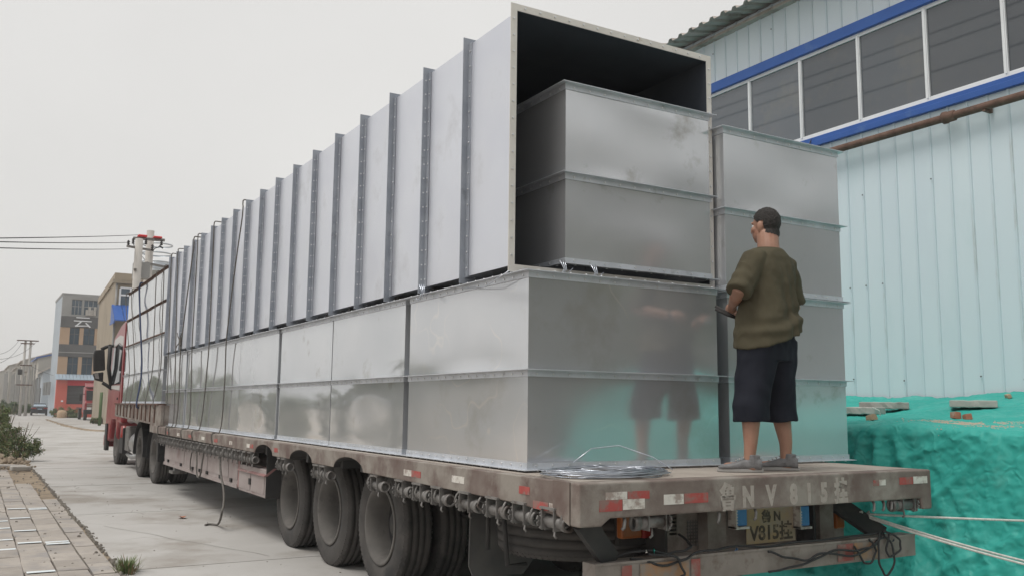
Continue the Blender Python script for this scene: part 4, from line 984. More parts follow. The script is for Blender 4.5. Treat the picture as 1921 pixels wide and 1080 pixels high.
# white guy ropes
A = at(1618, 963, 0.30)
def twist(P, Q, sag, r):
    P, Q = Vector(P), Vector(Q); return [P+(Q-P)*t+Vector((0, 0, -sag*4*t*(1-t))) for t in [k/24 for k in range(25)]]
e1, e2, e3 = at(1990, 978, -.35), at(2010, 1072, -.55), at(2010, 1079, -.58)
for Pq, sg, lab in ((e1, .004, 'upper single white rope stretched level across the green sheeting'), (e2, .02, 'sagging white rope running down below the level one')):
    b = MB(); b.tube(twist(A, Pq, sg, .01), .008, 8)
    if sg > .01: b.tube(twist(A+Vector((0, 0, -.012)), e3, sg, .01), .008, 8)
    tag(b.build('guy_rope', M['rope_white']), lab, 'rope')
b = MB(); b.tube([(A.x-.02, A.y+.02, A.z), (A.x-.1, A.y+.12, A.z+.02), (A.x-.25, A.y+.2, A.z+.04)], .010, 8); b.tube([A+Vector((.05*math.cos(k)*.3+.06, .0, .018*math.sin(k*1.7)-.005)) for k in range(12)], .008, 6); b.tube([A+Vector((.0, 0, 0)), A+Vector((-.03, -.02, .02)), A+Vector((-.05, -.02, .018))], .007, 6)
tag(b.build('rope_hitch', M['rope_white']), 'hitch knot joining the white ropes behind the trailer', 'knot')
# ================================================================== FAR BUILDINGS
def bparts(root, org):
    def f(b, name, mats, parent=None):
        b.v = [(x-org[0], y-org[1], z) for (x, y, z) in b.v]; return b.build(name, mats, parent or root)
    return f
# four-storey office with the red shop front
YA = 104.0
def A_(px, py): p = at(px, py, YA); return p.x, p.z
xl, zt = A_(118, 549); xr = A_(215, 555)[0]
og = (xl+4, YA+8)
O = empty('office_building', (og[0], og[1], 0), 0, 'narrow four storey office with grey cladding, white roof sign and coral red shop front', 'building'); ob = bparts(O, og)
z4 = A_(118, 592)[1]; z3 = A_(118, 613)[1]; z3b = A_(118, 645)[1]; z2 = A_(118, 668)[1]; z2b = A_(118, 700)[1]; z1 = A_(118, 707)[1]
def bx_(b, x0, x1, d0, d1, z0, z1): b.box(x0, x1, YA+d0, YA+d1, z0, z1)
b = MB(); b.v = []; 
b.prism([(xl, YA+.05), (xr, YA+.05), (xr+.2, YA+9), (xl-.05, YA+9)], 0, zt-.25, 'z'); ob(b, 'side_wall', M['render_blue'])
b = MB(); b.prism([(xl-.05, YA-.05), (xr+.05, YA-.05), (xr+.2, YA+9.1), (xl-.1, YA+9.1)], zt-.25, zt, 'z'); ob(b, 'roof_parapet', M['render_grey'])
wins = [(A_(149, 600)[0]-.0, 0), (0, 0)]
def face_rows(z0, z1, cols, mm, name):
    """wall strips left between openings: built as piers and bands so the windows sit in real recesses"""
    b = MB(); xs_ = [xl]+[v for c in cols for v in c]+[xr]
    for k in range(0, len(xs_), 2): bx_(b, xs_[k], xs_[k+1], -.20, .04, z0, z1)
    return ob(b, name, mm)
def win(x0, x1, z0, z1, bars, frame=M['clad'], glass=M['far_glass'], name='window'):
    b = MB(); fr = .05
    bx_(b, x0, x1, -.10, -.03, z0, z0+fr); bx_(b, x0, x1, -.10, -.03, z1-fr, z1); bx_(b, x0, x0+fr, -.10, -.03, z0+fr, z1-fr); bx_(b, x1-fr, x1, -.10, -.03, z0+fr, z1-fr)
    for t in bars[0]: bx_(b, x0+(x1-x0)*t-.03, x0+(x1-x0)*t+.03, -.10, -.03, z0+fr, z1-fr)
    for t in bars[1]: bx_(b, x0+fr, x1-fr, -.105, -.035, z0+(z1-z0)*t-.03, z0+(z1-z0)*t+.03)
    w0 = ob(b, name, frame); b = MB(); bx_(b, x0+.02, x1-.02, -.06, -.05, z0+.02, z1-.02)
    b.v = [(x-og[0], y-og[1], z) for (x, y, z) in b.v]; b.build('pane', glass, w0)
X = lambda px, py=600: A_(px, py)[0]
# top floor, cement with wide openings
t0, t1 = A_(134, 590)[1], A_(134, 561)[1]
c4 = [(X(134, 575), X(154, 575)), (X(157, 575), X(183, 575))]
face_rows(t0, t1, c4, M['render_grey'], 'wall'); b = MB(); bx_(b, xl, xr, -.20, .04, t1, zt-.26); bx_(b, xl, xr, -.20, .04, z4, t0); ob(b, 'wall', M['render_grey'])
for c in c4: win(c[0], c[1], t0, t1, ((.33, .66), (.55,)), M['render_grey'])
b = MB()
for k in range(4): x = X(160+k*5, 585); bx_(b, x, x+.25, -.5, -.22, t0, t0+.6+.35*(k%2))
ob(b, 'planter', M['slab'])
# sign band, third floor, band, second floor
b = MB(); bx_(b, xl, xr, -.26, .04, z3, z4); ob(b, 'cladding_band', M['clad'])
c3 = [(X(130, 630), X(148.5, 630)), (X(156, 630), X(177, 630))]
face_rows(z3b, z3, c3, M['tan'], 'wall')
for c in c3: win(c[0], c[1], z3b, z3, ((.5,), (.62,)))
b = MB(); bx_(b, xl, xr, -.26, .04, z2, z3b); ob(b, 'cladding_band', M['clad'])
b = MB(); bx_(b, xl, xr, -.30, -.261, A_(118, 660)[1]-.05, A_(118, 660)[1]+.05); ob(b, 'band_trim', M['render_grey'])
c2 = [(X(126, 680), X(146, 680)), (X(153, 680), X(173, 680))]
face_rows(z1, z2, c2, M['tan'], 'wall')
for c in c2: win(c[0], c[1], z1+.2, z2, ((.5,), (.62,)))
b = MB(); bx_(b, xl, xr, -.15, .0, z1, z1+.2); ob(b, 'wall', M['clad'])
so_ = lettering('云', 1.35, M['pvc'], 'sign_letter', O, depth=.06); sp_ = A_(154, 612); so_.rotation_euler = (R(90), 0, 0); so_.location = (sp_[0]-og[0], YA-.36-og[1], sp_[1]-.0); so_.scale = (1.45, .95, 1)
# shop: sloping canopy, fascia, shutter
zc0, zc1 = A_(118, 711)[1], A_(118, 701)[1]
for k in range(16):
    x0 = xl-.15+(xr-xl+.3)*k/16; x1 = xl-.15+(xr-xl+.3)*(k+1)/16-.03
    b = MB(); b.add([(x0, YA-1.5, zc0), (x1, YA-1.5, zc0), (x1, YA-.2, zc1), (x0, YA-.2, zc1), (x0, YA-1.5, zc0-.06), (x1, YA-1.5, zc0-.06), (x1, YA-.2, zc1-.06), (x0, YA-.2, zc1-.06)], [(0,1,2,3),(4,7,6,5),(0,4,5,1),(1,5,6,2),(2,6,7,3),(3,7,4,0)]); ob(b, 'canopy_sheet', M['canopy'])
zf = A_(118, 722)[1]; zs0 = A_(126, 757)[1]
b = MB(); bx_(b, X(125, 716), xr, -.9, -.2, zf, zc0-.07); ob(b, 'fascia_board', M['redsign'])
b = MB(); bx_(b, xl, X(124, 740), -.9, -.0, 0, zc0-.07); bx_(b, X(124, 740), xr, -.85, -.0, 0, zs0); ob(b, 'shop_wall', M['redwall'])
b = MB()
for k in range(14): bx_(b, X(124.5, 740), xr, -.62-.02*(k % 2), -.55, zs0+(zf-zs0)*k/14, zs0+(zf-zs0)*(k+1)/14-.015)
ob(b, 'roller_shutter', M['shutter'])
b = MB(); bx_(b, X(113, 750), X(117, 750), -1.0, -.91, A_(113, 753)[1], A_(113, 750)[1]); ob(b, 'wall_light', M['pvc'])
b = MB(); 
for k in range(3): bx_(b, xl-.60-.09*k, xl-.35-.09*k, 2+k*2.4, 2.6+k*2.4, A_(118, 740)[1], A_(118, 715)[1])
ob(b, 'downpipe', M['render_grey'])
# brown building
YB = 66.0
def B_(px, py): p = at(px, py, YB); return p.x, p.z
cx, zr_ = B_(219, 512); xw = B_(187, 600)[0]; og = (cx+6, YB+8); 
Bd = empty('brown_building', (og[0], og[1], 0), 0, 'brown cement rendered building with blue awning and a water tank on its roof', 'building'); ob = bparts(Bd, og)
zleft = B_(190, 546)[1]
# side wall recedes from the near corner to the far left end
far = at(188, 548, 84)
b = MB(); b.prism([(cx, YB), (cx+14, YB), (cx+14, YB+18), (far.x, 84)], 0, zr_-.5, 'z'); ob(b, 'wall', M['brown_render'])
b = MB(); b.prism([(cx-.12, YB-.15), (cx+14.1, YB-.15), (cx+14.1, YB+18.1), (far.x-.12, 84.2)], zr_-.5, zr_, 'z'); ob(b, 'roof_parapet', M['brown_render'])
b = MB(); b.prism([(cx-.25, YB-.3), (cx+14.2, YB-.3), (cx+14.2, YB-.1), (cx-.25, YB-.1)], zr_-.75, zr_-.5, 'z'); ob(b, 'cornice', M['brown_render'])
b = MB(); b.tube([(cx+.05, YB-.1, 0), (cx+.05, YB-.1, zr_-.6)], .07, 8); ob(b, 'downpipe', M['render_grey'])
b = MB(); b.prism([(cx-.02, YB-.012), (cx+14, YB-.012), (cx+14, YB-.001), (cx-.02, YB-.001)], 0, 1.7, 'z'); ob(b, 'plinth', M['render_grey'])
def win2(pa, pb, nb, fm=M['pvc'], y=YB):
    (x0, z1), (x1, z0) = B_(*pa), B_(*pb); b = MB()
    b.box(x0, x1, y-.08, y+.02, z0, z0+.12); b.box(x0, x1, y-.08, y+.02, z1-.12, z1)
    for t in nb: b.box(x0+(x1-x0)*t-.06, x0+(x1-x0)*t+.06, y-.08, y+.02, z0+.12, z1-.12)
    b.box(x0, x1, y-.085, y-.081, z0+(z1-z0)*.66-.06, z0+(z1-z0)*.66+.06)
    w0 = ob(b, 'window', fm); b = MB(); b.box(x0+.03, x1-.03, y-.03, y-.025, z0+.05, z1-.05); b.v = [(x-og[0], y_-og[1], z) for (x, y_, z) in b.v]; b.build('pane', M['far_glass'], w0)
win2((226, 538), (262, 585), (0, .5, 1))
win2((226, 640), (262, 680), (0, .5, 1))
(x0, z1), (x1, z0) = B_(208, 594), B_(262, 606)
n = 9
for k in range(n):
    xa, xb_ = x0+(x1+4-x0)*k/n, x0+(x1+4-x0)*(k+1)/n-.04
    b = MB(); b.add([(xa, YB-2.2, z0), (xb_, YB-2.2, z0), (xb_, YB-.05, z1+.9), (xa, YB-.05, z1+.9), (xa, YB-2.2, z0-.08), (xb_, YB-2.2, z0-.08), (xb_, YB-.05, z1+.82), (xa, YB-.05, z1+.82)], [(0,1,2,3),(4,7,6,5),(0,4,5,1),(1,5,6,2),(2,6,7,3),(3,7,4,0)]); ob(b, 'awning_sheet', M['blue'])
b = MB(); b.add([(x0-.02, YB-2.2, z0-.1), (x0-.02, YB-.05, z1+.9), (x0-.02, YB-.05, z0-.1)], [(0,1,2)]); b.box(x0-.06, x0-.0, YB-2.25, YB-.05, z0-.25, z0-.1); ob(b, 'awning_end', M['blue'])
p = at(294, 492, YB+4); tk = B_(294, 530)
b = MB(); rT = 1.1
b.lathe([(zr_+.4, .001), (zr_+.4, rT), (p.z-.25, rT), (p.z-.1, rT*.9), (p.z, rT*.4), (p.z, .001)], 24, 'z', (p.x, YB+4, 0))
for k in range(4): b.lathe([(zr_+.8+k*.7, rT+.001), (zr_+.83+k*.7, rT+.03), (zr_+.88+k*.7, rT+.03), (zr_+.91+k*.7, rT+.001)], 24, 'z', (p.x, YB+4, 0))
b.v = [(x-og[0], y-og[1], z) for (x, y, z) in b.v]; o = b.build('water_tank', M['water_tank'], None, loc=(og[0], og[1], 0)); tag(o, 'cylindrical steel water tank on the roof of the brown building', 'water tank')
# row of old workshops down the street
def shed(x0, y0, w_, d_, h, rise, lab, m='far_wall', roof='roof', openings=3, nm='workshop', gx=True):
    t = empty(nm, (x0, y0, 0), 0, lab, 'workshop', 'old workshops along the far street')
    b = MB(); b.prism([(0, 0), (w_, 0), (w_, h), (w_/2, h+rise), (0, h)], 0, d_, 'y'); b.build('wall', M[m], t)
    b = MB(); ov = .4
    for s in (0, 1):
        xa, xb_ = (-ov, w_/2) if s == 0 else (w_+ov, w_/2); za = h-ov*rise/(w_/2)
        b.add([(xa, -ov, za+.02), (xb_, -ov, h+rise+.02), (xb_, d_+ov, h+rise+.02), (xa, d_+ov, za+.02), (xa, -ov, za+.2), (xb_, -ov, h+rise+.2), (xb_, d_+ov, h+rise+.2), (xa, d_+ov, za+.2)], [(0,3,2,1),(4,5,6,7),(0,1,5,4),(1,2,6,5),(2,3,7,6),(3,0,4,7)])
    b.build('roof', M[roof], t)
    for k in range(openings):
        b = MB(); y = d_*(k+.3)/openings; b.box(-.05, -.004, y, y+d_*.32/openings, .1 if k % 2 else 1.2, h*.62); o = b.build('window', M['shutter'], t)
        b = MB(); b.box(-.22, -.004, y+d_*.5/openings, y+d_*.58/openings, 0, h*.9); b.build('pier', M['render_grey'], t)
    b = MB(); b.box(w_*.3, w_*.5, -.06, -.004, 0, h*.6); b.build('door', M['shutter'], t)
    return t
def G(px, Y): p = at(px, 760, Y); return p.x
shed(G(76, 132), 132, 5.5, 11, 5.6, 1.6, 'pale blue gabled workshop next to the office, behind the black car', 'render_blue', 'roof', 2)
shed(G(66, 146), 146, 9, 14, 8.0, 1.2, 'workshop with a blue roof edge behind the pale blue gabled one', 'far_wall', 'blue', 2)
shed(G(47, 164), 164, 10, 16, 6.6, 1.2, 'long grey workshop beyond the leafy hedge, with dark openings')
shed(G(36, 184), 184, 12, 22, 9.0, 2.0, 'tall weathered workshop with a low gable, far down the street')
shed(G(26, 210), 210, 12, 26, 8.6, 2.2, 'weathered workshop second farthest along the street', openings=4)
shed(G(12, 240), 240, 14, 34, 10.0, 2.4, 'farthest weathered workshop at the end of the street', openings=5)
shed(G(-30, 285), 285, 18, 40, 9.0, 2.4, 'hazy workshop closing off the street at the far end', openings=4)
# ================================================================== POLES AND WIRES
p = at(260, 470, 32); q = at(281, 460, 33.2); YP = 32
PT = empty('utility_pole', (p.x, YP, 0), 0, 'twin concrete power poles with red covered switchgear rising behind the sheeted stack', 'power pole')
pp = bparts(PT, (p.x, YP))
zt1 = at(260, 448, 32).z; zt2 = at(281, 433, 33.2).z
b = MB(); b.tube([(p.x, 32, 0), (p.x, 32, zt1)], [.17, .135], 14); pp(b, 'pole', M['pole'])
b = MB(); b.tube([(q.x, 33.2, 0), (q.x, 33.2, zt2)], [.18, .14], 14); pp(b, 'pole', M['pole'])
def pbar(a, c, w_, name='cross_arm', m='winch', Ya=31.85, Yb=31.85):
    b = MB(); b.bar(at(*a, Ya), at(*c, Yb), w_, w_); return pp(b, name, M[m])
pbar((250, 447), (309, 451), .10, Ya=32.6, Yb=32.6); pbar((239, 462), (287, 470), .08, Ya=31.8, Yb=32.9); pbar((253, 506), (276, 493), .09, Yb=33.0); pbar((276, 494), (311, 501), .08, Ya=33.0, Yb=33.4); pbar((279, 494), (278, 525), .05, Ya=33, Yb=33)
for a, c in (((259, 440), (276, 446)), ((288, 443), (304, 448))):
    P0, P1 = at(*a, 32.5), at(*c, 32.5); b = MB(); b.box(P0.x, P1.x, 32.4, 32.75, P1.z, P0.z); bevel(pp(b, 'insulating_cover', M['redbox']), .04)
for px, py in ((250, 452), (303, 455), (241, 456), (286, 464), (262, 453), (274, 453)):
    P0 = at(px, py, 32.3); b = MB(); b.lathe([(-.12, .02), (-.10, .06), (-.05, .03), (-.02, .06), (.02, .03), (.05, .06), (.1, .02), (.12, .001)], 10, 'z', tuple(P0)); pp(b, 'insulator', M['chassis'])
b = MB(); b.tube([at(303, 458, 32.3), at(297, 464, 32.3), at(291, 466, 32.3), at(286, 471, 32.6)], .018, 5); b.tube([at(300, 462, 32.3), at(306, 466, 32.3)], .03, 5); b.tube([at(250, 455, 32.2), at(252, 463, 32.2), at(259, 468, 32.1)], .018, 5); b.tube([at(262, 476, 32), at(272, 488, 33)], .012, 5); pp(b, 'jumper_cable', M['cable'])
b = MB(); P0 = at(266, 505, 32.4); b.box(P0.x-.28, P0.x+.28, 32.3, 32.8, P0.z-.35, P0.z+.25); pp(b, 'transformer_box', M['render_grey'])
P2 = at(42, 765, 112); t2 = at(42, 637, 112)
PU = empty('utility_pole', (P2.x, 112, 0), 0, 'slender twin pole power line mast beside the far workshops', 'power pole'); pp = bparts(PU, (P2.x, 112))
for dx in (-.22, .32):
    b = MB(); b.tube([(P2.x+dx, 112, 0), (P2.x+dx, 112, t2.z)], [.17, .12], 10); pp(b, 'pole', M['pole'])
for (z, w_) in ((t2.z-.12, 1.1), (t2.z-.45, .7), (5.6, .6), (3.4, .8)):
    b = MB(); b.box(P2.x-w_, P2.x+w_, 111.8, 111.95, z, z+.12); pp(b, 'cross_arm', M['rust'])
b = MB(); b.box(P2.x-.75, P2.x-.35, 111.6, 112.0, 4.6, 5.2); pp(b, 'switch_box', M['chassis'])
for k, (a, Ya, c, Yc, lab) in enumerate((((259, 441), 32.3, (-60, 436), 12, 'topmost thin wire running off the twin power poles'), ((241, 455), 32, (-60, 437.5), 12, 'middle thin wire running off the twin power poles'), ((241, 467), 32, (-60, 445), 12, 'lowest thin wire running off the twin power poles'))):
    P0, P1 = at(*a, Ya), at(*c, Yc); b = MB(); b.tube(twist(P0, P0+(P1-P0)*2.4, .10+.03*k, 0), .010, 5); tag(b.build('power_wire', M['cable']), lab, 'wire')
for k, (dx, dz) in enumerate(((-.9, -.1), (.9, -.1), (-.6, -.4))):
    P0 = Vector((P2.x+dx, 111.8, t2.z+dz)); P1 = at(-40, 655+k*14, 60); b = MB(); b.tube(twist(P0, P1, .8, 0), .016, 4)
    tag(b.build('power_wire', M['cable']), ('upper', 'middle', 'lower')[k]+' thin wire hanging from the slender far mast', 'wire')
P0 = Vector((P2.x+.3, 112, 5.7)); P1 = at(190, 716, 100); b = MB(); b.tube(twist(P0, Vector((P1.x, 102, P1.z)), .5, 0), .016, 4); tag(b.build('power_wire', M['cable']), 'service wire crossing from the slender far mast to the red shop front', 'wire')
wl_ = []
for py, x in ((128, -4.6), (150, -4.3), (193, -4.4)):
    P = atx(1560, py, 6.412); dv = P-CAM; wl_.append((x, P.z+dv.z/dv.x*(6.412-x)))
for k, (x, z) in enumerate(wl_):
    b = MB(); b.tube([(x, y, z+.25-.5*math.sin(math.pi*((y+24) % 45)/45)) for y in range(-30, 106, 3)], .022, 5); tag(b.build('power_wire', M['cable']), 'overhead wire along the road, seen mirrored in the factory windows', 'wire', 'overhead wires mirrored in the windows')

# ================================================================== VEHICLES DOWN THE STREET
cw, cy = 1.82, 116.0
cc = at(74, 775, cy); c0 = empty('parked_car', (cc.x, cy, 0), R(-1.5), 'black saloon car parked with its back to us beside the workshops', 'car')
prof = [(0, .35), (.05, .82), (.12, 1.02), (.75, 1.10), (1.35, 1.46), (2.5, 1.48), (3.3, 1.05), (4.4, .88), (4.6, .6), (4.6, .3), (.1, .28)]
b = MB()
b.prism([(0, .35), (.03, .80), (.12, 1.0), (.7, 1.04), (3.4, 1.0), (4.4, .85), (4.6, .6), (4.6, .3), (.1, .28)], -cw/2, cw/2, 'x'); bevel(b.build('body', M['carpaint'], c0), .09, 3)
b = MB(); n0_ = [( .72, 1.03, .80), (1.40, 1.44, .60), (2.5, 1.46, .60), (3.35, 1.0, .80)]
for (y, z, hw) in n0_: b.v += [(-hw, y, z), (hw, y, z)]
for k in range(3): b.face([2*k, 2*k+1, 2*k+3, 2*k+2])
b.face([0, 2, 4, 6]); b.face([1, 7, 5, 3]); b.face([0, 6, 7, 1]); bevel(b.build('cabin', M['cabglass'], c0), .04)
b = MB(); b.add([(-.62, 1.42, 1.455), (.62, 1.42, 1.455), (.62, 2.5, 1.475), (-.62, 2.5, 1.475)], [(0,1,2,3)]); b.add([(-.55, 1.36, 1.41), (.55, 1.36, 1.41), (.70, .80, 1.09), (-.70, .80, 1.09)], [(0,1,2,3)]); b.build('rear_window', M['canopy'], c0)
for s in (-1, 1):
    b = MB(); b.box(s*.62-.24, s*.62+.24, -.02, .10, .78, .92); b.build('tail_lamp', M['redlens'], c0)
    for y in (.85, 3.6):
        wl = link('wheel', rim_me, c0, (s*.80, y, .32)); wl.scale = (.62,)*3; wl.rotation_euler = (0, 0, 0 if s < 0 else math.pi); link('tyre', tyre_me, wl)
b = MB(); b.box(-.23, .23, -.03, .0, .70, .82); b.build('number_plate', M['canopy'], c0)
b = MB(); b.box(-.85, .85, -.05, .1, .30, .42); b.build('bumper', M['black'], c0)
# red cab truck by the coral shop
yy = 84.0; tl = at(150, 780, yy); tr_ = at(180, 780, yy)
L2 = empty('parked_lorry', (tl.x+1.2, yy, 0), R(0), 'red cab lorry facing us, parked in front of the coral red shop', 'lorry')
W2 = 2.3
b = MB(); b.prism([(0, .7), (-.05, 1.5), (.15, 1.75), (.45, 2.7), (.8, 2.9), (2.0, 2.95), (2.0, .7)], -.9, W2-.9, 'x'); bevel(b.build('cab', M['cab'], L2), .07, 3)
b = MB(); b.prism([(.125, 1.78), (.43, 2.62), (.44, 2.62), (.135, 1.78)], -.78, W2-1.02, 'x'); b.v = [(x, y-.03, z) for (x, y, z) in b.v]; b.build('windscreen', M['cabglass'], L2)
b = MB(); b.box(-.96, W2-.84, -.22, .1, .55, .95); bevel(b.build('bumper', M['black'], L2), .04)
b = MB()
for k in range(4): b.box(-.7, W2-1.1, -.09, -.04, 1.0+.14*k, 1.08+.14*k)
b.build('grille', M['chrome'], L2)
for x in (-.72, W2-1.36):
    b = MB(); b.box(x, x+.36, -.25, -.19, .95, 1.15); b.build('headlight', M['pvc'], L2)
b = MB(); b.tube([(-.9, .5, 2.3), (-1.2, .35, 2.3), (-1.2, .35, 1.7)], .04, 6); b.box(-1.32, -1.1, .3, .4, 1.7, 2.25); b.build('mirror', M['black'], L2)
b = MB(); b.prism([(.5, 2.94), (1.9, 2.97), (1.9, 3.3), (1.3, 3.25)], -.8, W2-1.0, 'x'); b.build('roof_fairing', M['cab'], L2)
b = MB(); b.box(-.9, W2-.9, 2.3, 7.5, 1.0, 1.1); b.box(-.2, .6, 1.5, 7.4, .75, 1.0); b.build('flatbed', M['chassis'], L2)
for s, x in ((0, -.72), (1, W2-1.08)):
    for y in (.9, 5.8):
        wl = link('wheel', rim_me, L2, (x, y, .5)); wl.scale = (.93,)*3; wl.rotation_euler = (0, 0, 0 if s == 0 else math.pi); link('tyre', tyre_me, wl); link('hub', hub_me, wl)

# ================================================================== PLANTS
def foliage(blobs, n, ls, seed, mats3=(.72, .94)):
    """leaf-sized folded quads crowded in uneven clumps"""
    r_ = random.Random(seed); b = MB(); cl = []
    for (c, rx, ry, rz, wgt) in blobs:
        for k in range(max(3, int(26*wgt))):
            v = Vector((r_.gauss(0, 1), r_.gauss(0, 1), r_.gauss(0, 1))).normalized()*(r_.random()**.35)
            cl.append((Vector(c)+Vector((v.x*rx, v.y*ry, v.z*rz)), r_.uniform(.10, .24)*min(rx, rz)*1.6, v))
    for k in range(n):
        c, cr_, v = cl[r_.randrange(len(cl))]
        d = Vector((r_.gauss(0, 1), r_.gauss(0, 1), r_.gauss(0, 1))); p = c+d*cr_*.55
        if p.z < .02: p.z = r_.uniform(.01, .08)
        nrm = (Vector((r_.gauss(0, 1), r_.gauss(0, 1), r_.gauss(.5, 1)))+v*.6).normalized(); t = nrm.orthogonal().normalized(); t.rotate(Matrix.Rotation(r_.uniform(0, 6.28), 3, nrm)); s = nrm.cross(t)
        L_ = ls*r_.uniform(.6, 1.4); W_ = L_*r_.uniform(.28, .45); u = r_.random(); b.m = 0 if u < mats3[0] else (1 if u < mats3[1] else 2)
        b.add([p-t*L_*.5, p+s*W_*.5+nrm*W_*.2, p+t*L_*.5, p-s*W_*.5+nrm*W_*.2], [(0,1,2),(0,2,3)])
    return b
FM = [M['leaf'], M['leaf_dark'], M['leaf_dry']]
def plant(name, loc, blobs, stems, n, ls, seed, lab, cat, group=None, mats3=(.62, .93)):
    t = empty(name, loc, 0, lab, cat, group)
    foliage(blobs, n, ls, seed, mats3).build('crown' if cat == 'tree' else 'foliage', FM, t, fix=False)
    b = MB()
    for s in stems: b.tube(s[0], s[1], 7)
    b.build('trunk' if cat == 'tree' else 'stem', M['bark'], t); return t
def stemset(n, h, sp, seed, r0=.012):
    r_ = random.Random(seed); o = []
    for k in range(n):
        a = r_.uniform(0, 6.28); d = r_.uniform(.2, 1)*sp; o.append(([(0.1*d*math.cos(a), .1*d*math.sin(a), 0), (.5*d*math.cos(a), .5*d*math.sin(a), h*.5), (d*math.cos(a), d*math.sin(a), h*r_.uniform(.8, 1.05))], [r0, r0*.7, r0*.3]))
    return o
pa = at(34, 845, 23.2); pb = at(2, 850, 24.5)
plant('leafy_shrub', (pa.x, 23.2, .04), [((-.05, 0, .42), .34, .45, .36, 1.2), ((.32, -.1, .30), .30, .35, .26, .8), ((-.3, .2, .55), .25, .4, .4, .8), ((.02, -.3, .2), .4, .3, .2, .7)], stemset(16, .95, .55, 1), 5200, .062, 1, 'low spreading grey green bush leaning over the road edge by the pavement corner', 'bush', None, (.55, .86))
plant('leafy_shrub', (pb.x+.05, 25.5, .05), [((-.05, 0, .6), .28, .5, .55, 1.2), ((-.05, .2, 1.15), .2, .4, .35, .9), ((.05, .4, .35), .25, .4, .3, .7)], stemset(10, 1.5, .3, 2), 4600, .075, 2, 'taller bright green bush standing behind the low grey green one', 'bush', None, (.86, .98))
bp = at(-6, 740, 26); b = MB(); b.tube([(bp.x, 26, 0), (bp.x+.01, 26, at(0, 736, 26).z)], .06, 8); tag(b.build('rusty_post', M['rust']), 'rust brown post at the edge of the view beside the green bushes', 'post')
bp = at(33, 776, 122); plant('hedge_shrub', (bp.x, 122, 0), [((0, 0, .8), 1.3, 1.5, .8, 1.3), ((1.2, .5, .7), 1.0, 1.2, .6, 1), ((-1.3, 0, .9), 1.0, 1.2, .8, 1)], stemset(8, 1.4, 1.6, 3, .03), 5200, .22, 3, 'dark green hedge growing at the foot of the slender far mast', 'hedge', None, (.25, .97))
for k, (px, Y, w_, h, lab) in enumerate(((108, 100, .8, 1.0, 'green weed bush at the corner of the coral red shop'), (126, 99, 1.1, 1.1, 'broad weed bush below the roller shutter of the coral red shop'), (141, 98, .6, .55, 'small weed bush between the shutter and the red cab lorry'), (183, 70, .45, .5, 'dry weed clump at the foot of the brown building'))):
    bp = at(px, 780, Y); plant('weed_bush', (bp.x, Y, 0), [((0, 0, h*.5), w_, .6, h*.5, 1.2), ((w_*.5, .1, h*.35), w_*.6, .5, h*.35, .8)], stemset(6, h, w_*.7, k+7, .015), 1500, .17, 20+k, lab, 'bush', None, (.75, .95) if k < 3 else (.4, .7))
bp = at(116, 775, 98.4); b = MB(); b.lathe([(0, .45), (.5, .5), (.75, .35), (.8, .001)], 9, 'z', (0, 0, 0)); tag(b.build('boulder', M['stone'], loc=(bp.x, 98.4, 0)), 'pale boulder among the weeds by the coral red shop', 'boulder')
bp = at(190, 745, 64); b = MB(); b.tube([(bp.x, 64, 0), (bp.x, 64, at(190, 735, 64).z)], .10, 8); tag(b.build('gate_post', M['leaf_dark']), 'green metal post standing in front of the brown building', 'post')
# roadside trees outside the frame, to be seen in the steel
tm = []
for k in range(3):
    tm.append(plant('roadside_tree', (0, 0, 0), [((0, 0, 2.3), 1.1, 1.1, 1.0, 1.3), ((.5, .5, 3.0), .8, .8, .7, 1), ((-.5, -.4, 2.9), .8, .9, .8, 1), ((0, .2, 1.2), .9, 1.0, .8, .8)], [([(0, 0, -.1), (.05, 0, 1.2), (.1, .1, 2.4), (.2, .3, 3.2)], [.11, .09, .06, .02]), ([(.05, 0, 1.2), (-.4, -.3, 2.2), (-.6, -.5, 3.0)], [.06, .04, .015]), ([(.05, 0, 1.4), (.5, .3, 2.3), (.8, .6, 2.9)], [.05, .035, .012])], 3600, .17, 40+k, 'leafy roadside tree mirrored in the shiny sides of the lower ducts', 'tree', 'trees mirrored in the lower ducts'))
r_ = random.Random(5); k = 0; y = 13.0
y = 14.0
while y < 100:
    src = tm[k % 3]
    if k < 3: o = src
    else:
        o = src.copy(); COL.objects.link(o)
        for ch in list(src.children): c = ch.copy(); COL.objects.link(c); c.parent = o
    o.location = (-5.6-r_.uniform(0, 1.8), y, 0); s = r_.uniform(.50, .80); o.scale = (s*1.1, s*1.1, s); o.rotation_euler.z = r_.uniform(0, 6.28); y += r_.uniform(1.8, 3.8); k += 1

for q in range(13):                                        # taller trees behind the camera, mirrored in the rear faces
    src = tm[q % 3]; o = src.copy(); COL.objects.link(o)
    for ch in list(src.children): c = ch.copy(); COL.objects.link(c); c.parent = o
    o['label'] = 'tall leafy tree behind the viewer, mirrored in the rear faces of the ducts'; o['group'] = 'trees mirrored in the rear faces'
    s = r_.uniform(1.8, 2.3) if q < 5 else r_.uniform(2.0, 2.7); o.scale = (s*1.15, s*1.15, s); o.location = (-4+2.3*q+r_.uniform(-.6, .6), -19-r_.uniform(0, 5), 0); o.rotation_euler.z = r_.uniform(0, 6.28)

